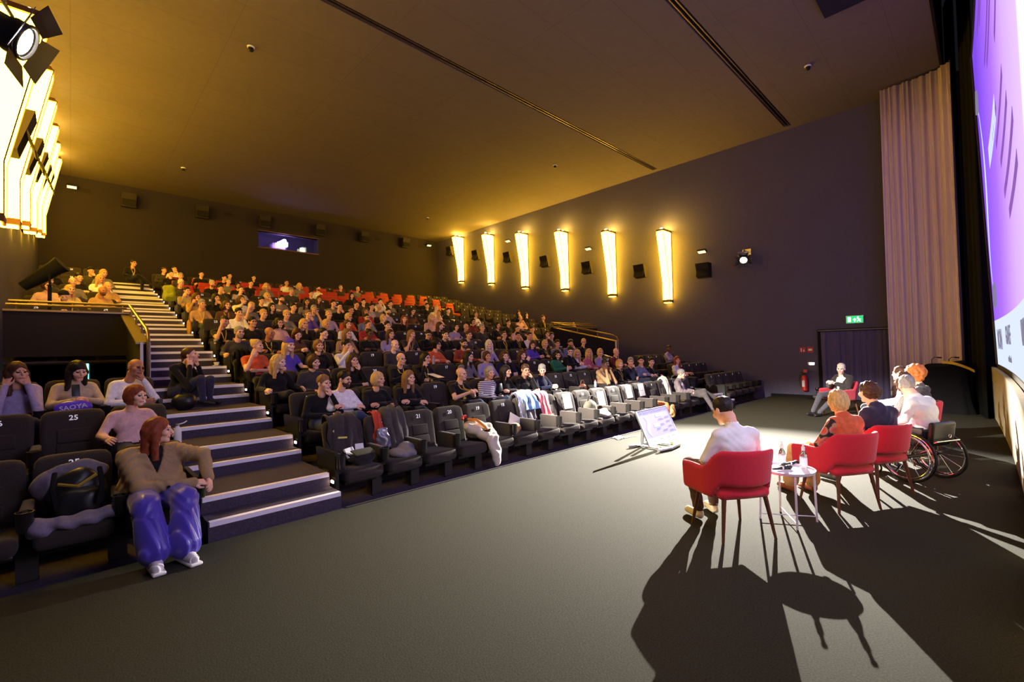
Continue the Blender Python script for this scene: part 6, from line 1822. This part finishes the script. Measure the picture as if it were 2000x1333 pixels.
# orange and patterned scarf on chair 9 / 8
tag(blob(lump([((0, 0, 0.05), (0.18, 0.13, 0.07)), ((0.10, -0.14, 0.03), (0.10, 0.10, 0.07)), ((0.12, -0.26, -0.06), (0.08, 0.05, 0.14))], 0.012, 34, 0.05), 'scarf', cloth((206, 110, 62)), None, 0.014, (xseat(10), yseat(0) - 0.10, zrow(0) + 0.44)), 'orange shawl lying on the seat of front row chair 10', 'scarf')
tag(blob(lump([((0, 0, 0), (0.10, 0.05, 0.15)), ((0.06, 0, -0.08), (0.07, 0.05, 0.10))], 0.014, 44), 'patterned_scarf', mat('leopard_cloth', (170, 132, 84), 0.8, noise=0.8, nscale=26), None, 0.014, (xseat(10) + 0.24, yseat(0) - 0.42, zrow(0) + 0.32)), 'brown patterned scarf hanging before chair 9', 'scarf')
drape_seat(8, 0.04, 0.24, 0.04, 0.60, cloth((206, 200, 176)), 'draped_coat', 'cream coat draped over the front row chair beside the grey blazer', 'coat', 9, 0.014, 0.03, 0, 0, 0.05)
drape_seat(6, -0.24, 0.20, 0.0, 0.60, cloth((70, 66, 62)), 'draped_coat', 'dark coat piled over the last front row chair before the right stairs', 'coat', 10, 0.022, 0.08)
tag(blob(lump([((0, 0, 0.05), (0.07, 0.05, 0.03))], 0.004, 30), 'yellow_pouch', mat('yellow_pouch', (214, 206, 60), 0.5), None, 0.01, (xseat(8) + 0.02, yseat(0) - 0.24, zrow(0) + 0.41)), 'small yellow pouch on the seat of chair 8', 'pouch')
# bags on left front seat 25
t = thing('backpack', 'black backpack with yellow lining slumped on the front left chair 25', 'backpack', (xseat(25) + 0.02, yseat(0) - 0.05, zrow(0) + 0.44))
blob(lump([((0, 0.06, 0.20), (0.20, 0.10, 0.22)), ((0.02, -0.04, 0.12), (0.17, 0.08, 0.14))], 0.012, 28), 'body', mat('black_nylon', (26, 27, 27), 0.4, spec=0.4), t, 0.013)
obj('opening', MB().tube([(-0.12, -0.06, 0.33), (0.0, -0.11, 0.30), (0.12, -0.06, 0.37)], 0.014, 6), mat('mustard_lining', (140, 120, 30), 0.7), t)
for sx in (-0.14, 0.14): obj('strap', MB().tube([(sx, -0.02, 0.42), (sx * 1.1, -0.13, 0.30), (sx * 0.9, -0.15, 0.14)], 0.018, 6), M_BLACK, t)
tag(blob(lump([((0, 0.0, 0.30), (0.20, 0.06, 0.10)), ((-0.20, 0.0, 0.20), (0.10, 0.08, 0.14))], 0.012, 30), 'folded_jacket', cloth((110, 104, 116)), None, 0.014, (xseat(25) + 0.03, yseat(0) + 0.10, zrow(0) + 0.52)), 'grey jacket tucked behind the black backpack on chair 25', 'jacket')
tag(blob(lump([((0, 0, 0.05), (0.20, 0.10, 0.05)), ((-0.22, 0, 0.04), (0.10, 0.09, 0.08)), ((0.16, 0.02, 0.06), (0.12, 0.08, 0.05))], 0.014, 40), 'grey_scarf', cloth((120, 112, 132)), None, 0.013, (xseat(25) + 0.02, yseat(0) - 0.26, zrow(0) + 0.43)), 'grey violet scarf lying before the backpack on chair 25', 'scarf')
# purple bag with lettering on the lap in row three
t = thing('purple_pouch', 'violet shiny pouch with white lettering on a lap, third row left', 'pouch', (xseat(25) + 0.0, yseat(2) - 0.40, zrow(2) + 0.60))
blob(lump([((0, 0, 0.05), (0.17, 0.05, 0.085))], 0.004, 20), 'body', mat('violet_foil', (92, 52, 190), 0.3, spec=0.5, emit=(92, 52, 190), estr=0.03), t, 0.012)  # faint violet glow put into the pouch by emission
me = text_mesh('SAOYA', 0.075, 0.001, 0.001)
if not me.materials: me.materials.append(M_WHITE)
obj('lettering', me, None, t).matrix_local = basis_mat((0.0, -0.056, 0.055), (1, 0, 0.12), (0, 0, 1))
# ------------------------------------------------------------------ things in hands and by the seats
def phone(p, rz, lab, tilt=60):
    t = thing('phone', lab, 'phone', p, rz)
    obj('case', MB().rbox((0, 0, 0), (0.075, 0.15, 0.009), 0.004, 1, 0, R(tilt)), M_DKPLASTIC, t)
    obj('display', MB().box((0, 0.0035 * 0.9, 0.0045), (0.066, 0.138, 0.002), 0, R(tilt)), emat('phone_display', (150, 160, 190), 0.12), t)
def at(px, py, y): return tuple(on_y(px, py, y))
phone(at(148, 763, yseat(2) - 0.34), 0.1, 'dark phone held up by the person with fringe, third row left', 70)
phone(at(772, 786, yseat(1) - 0.30), 0.2, 'teal phone held by the blond person in the second row')
phone(at(979, 757, yseat(1) - 0.30), 0.2, 'white phone held up by the person beside the striped sweater', 80)
phone(at(1084, 757, yseat(1) - 0.30), 0.2, 'phone held by the grey-haired person in a navy blazer')
phone(at(564, 592, yseat(9) - 0.28), 0.2, 'bright phone glowing in a middle row', 80)
def flask(p, lab, c, h=0.2, r=0.035, cap=None):
    t = thing('bottle', lab, 'bottle', p)
    obj('body', MB().lathe([(r * 0.9, 0), (r, 0.01), (r, h * 0.7), (r * 0.5, h * 0.86), (r * 0.45, h * 0.9)], (0, 0, 0), 16), c, t)
    obj('cap', MB().lathe([(r * 0.5, h * 0.9), (r * 0.52, h), (r * 0.3, h)], (0, 0, 0), 12), cap or M_METAL, t)
    return t
f_ = flask(at(347, 866, yseat(1) - 0.28), 'white flask with a silver lid beside the person in the beige blazer', M_WHITE, 0.22, 0.038)
obj('loop', MB().tube([(0, 0, 0.21), (0.06, 0, 0.225), (0.09, 0, 0.245)], 0.007, 6), M_WHITE, f_)
M_GREENGL = mat('green_glass', (24, 70, 40), 0.1, spec=0.6, trans=0.4)
flask(at(393, 972, yseat(0) - 0.28), 'green glass bottle in the cup holder by the stairs', M_GREENGL, 0.26, 0.032, M_GREENGL)
flask(at(1000, 787, yseat(1) - 0.30), 'plastic bottle with red label held in the second row', mat('pet_bottle', (220, 200, 190), 0.3), 0.2, 0.03, M_RED)
flask(at(847, 712, yseat(3) - 0.30), 'clear bottle before the person in the orange jacket', mat('clear_bottle', (200, 200, 220), 0.15, trans=0.5), 0.2, 0.032, M_WHITE)
flask(at(1109, 729, yseat(2) - 0.28), 'pale steel flask beside the person in the green top', mat('pale_flask', (190, 180, 190), 0.3, metal=0.4), 0.2, 0.034)
flask(at(1163, 757, yseat(1) - 0.30), 'clear bottle with red cap beside the tan jacket', mat('clear_bottle', (200, 200, 220), 0.15, trans=0.5), 0.18, 0.03, M_RED)
def paper_cup(p, lab, m=None):
    t = thing('paper_cup', lab, 'cup', p)
    obj('cup', MB().lathe([(0.026, 0), (0.036, 0.09), (0.038, 0.095), (0.033, 0.09), (0.024, 0.005)], (0, 0, 0), 14), m or M_WHITE, t)
    obj('sleeve', MB().lathe([(0.0295, 0.025), (0.0355, 0.065)], (0, 0, 0), 14, False), cloth((150, 110, 80)), t)
paper_cup(at(471, 604, yseat(8) - 0.26), 'white paper cup lifted by a person near the left stairs')
paper_cup(at(421, 672, yseat(5) - 0.20), 'paper cup in the hand of the person resting their forehead')
paper_cup(at(970, 688, yseat(4) - 0.28), 'pink paper cup on an armrest in the fifth row', mat('pink_card', (226, 150, 150), 0.6))
paper_cup(at(843, 664, yseat(5) - 0.30), 'red paper cup held out in a middle row', M_RED)
paper_cup(at(935, 633, yseat(7) - 0.28), 'white paper cup lifted to the mouth on the right')
t = thing('coffee_cup', 'white coffee cup on a saucer standing on the left stairs', 'cup', (2.02, 10.30, 0.32 + 0.302 * 4 + 0.004))
obj('saucer', MB().lathe([(0.03, 0), (0.07, 0.012), (0.068, 0.016)], (0, 0, 0), 18), M_WHITE, t)
obj('bowl', MB().lathe([(0.028, 0.014), (0.045, 0.05), (0.05, 0.075), (0.045, 0.072), (0.026, 0.02)], (0, 0, 0), 18), M_WHITE, t)
def paper_in(p, rz, lab, tilt=30):
    tag(obj('paper_sheet', MB().box((0, 0, 0), (0.21, 0.297, 0.003), rz, R(tilt)), M_WHITE, None, p), lab, 'paper')
paper_in(at(851, 734, yseat(2) - 0.30), 0.3, 'white sheet on the lap of the person in black with glasses', 15)
paper_in(at(888, 630, yseat(8) - 0.30), 0.2, 'white sheet held up in the ninth row', 55)
paper_in(at(693, 664, yseat(6) - 0.3), 0.3, 'white sheet on a lap in the seventh row', 25)
paper_in(at(1188, 696, yseat(3) - 0.3), 0.2, 'white sheet held beside the right rail', 20)
t = thing('backpack', 'lime green backpack leaning at the row end on the left stairs', 'backpack', (2.03, 16.2, 0.32 + 0.302 * 8 + 0.605))
blob(lump([((-0.06, 0, 0.10), (0.06, 0, 0.10), 0.10), ((-0.06, 0.02, 0.36), (0.06, 0.02, 0.36), 0.09), ((-0.06, 0, 0.1), (-0.05, 0.02, 0.36), 0.09), ((0.06, 0, 0.1), (0.05, 0.02, 0.36), 0.09), ((-0.04, -0.09, 0.14), (0.04, -0.09, 0.14), 0.07)], 0.010, 30), 'body', cloth((150, 160, 40)), t, 0.016)
obj('strap', MB().tube([(-0.06, 0.08, 0.4), (-0.1, 0.14, 0.28), (-0.06, 0.1, 0.1)], 0.015, 6), M_BLACK, t)
t = thing('tote_bag', 'mustard tote bag hanging at the row end by the left stairs', 'bag', (2.12, 13.75, 2.25))
blob(lump([((0, 0, 0.15), (0.05, 0.20, 0.20)), ((0, 0.05, 0.30), (0.04, 0.12, 0.10))], 0.008, 22), 'body', cloth((170, 124, 50)), t, 0.016)
obj('handle', MB().tube([(0, -0.06, 0.36), (0, 0.0, 0.5), (0, 0.06, 0.36)], 0.010, 6), cloth((150, 104, 40)), t)
t = thing('handbag', 'brown leather handbag on an empty chair in the second row', 'bag', at(1138, 768, yseat(1) - 0.05))
blob(lump([((0, 0, 0.10), (0.14, 0.08, 0.12))], 0.006, 24), 'body', mat('brown_leather', (120, 72, 54), 0.4), t, 0.013)
obj('handle', MB().tube([(-0.08, 0, 0.2), (-0.04, 0, 0.3), (0.04, 0, 0.3), (0.08, 0, 0.2)], 0.010, 6), mat('brown_leather', (120, 72, 54), 0.4), t)
t = thing('handbag', 'black handbag beside the person sitting on the stairs', 'bag', (1.22, 8.32, 0.924))
blob(lump([((0, 0, 0.12), (0.16, 0.12, 0.13))], 0.01, 26), 'body', mat('black_leather', (24, 23, 24), 0.35), t, 0.014)
obj('handle', MB().tube([(-0.06, 0, 0.22), (-0.03, 0, 0.32), (0.04, 0, 0.32), (0.07, 0, 0.22)], 0.009, 6), M_BLACK, t)
# long black coat spilling over the row end of row four / orange jacket
drape_seat(23, -0.40, -0.20, 0.10, 0.70, M_BLACKCLOTH, 'draped_coat', 'long black coat hanging over the aisle end of the fourth row', 'coat', 12, 0.02, 0.04, 3)
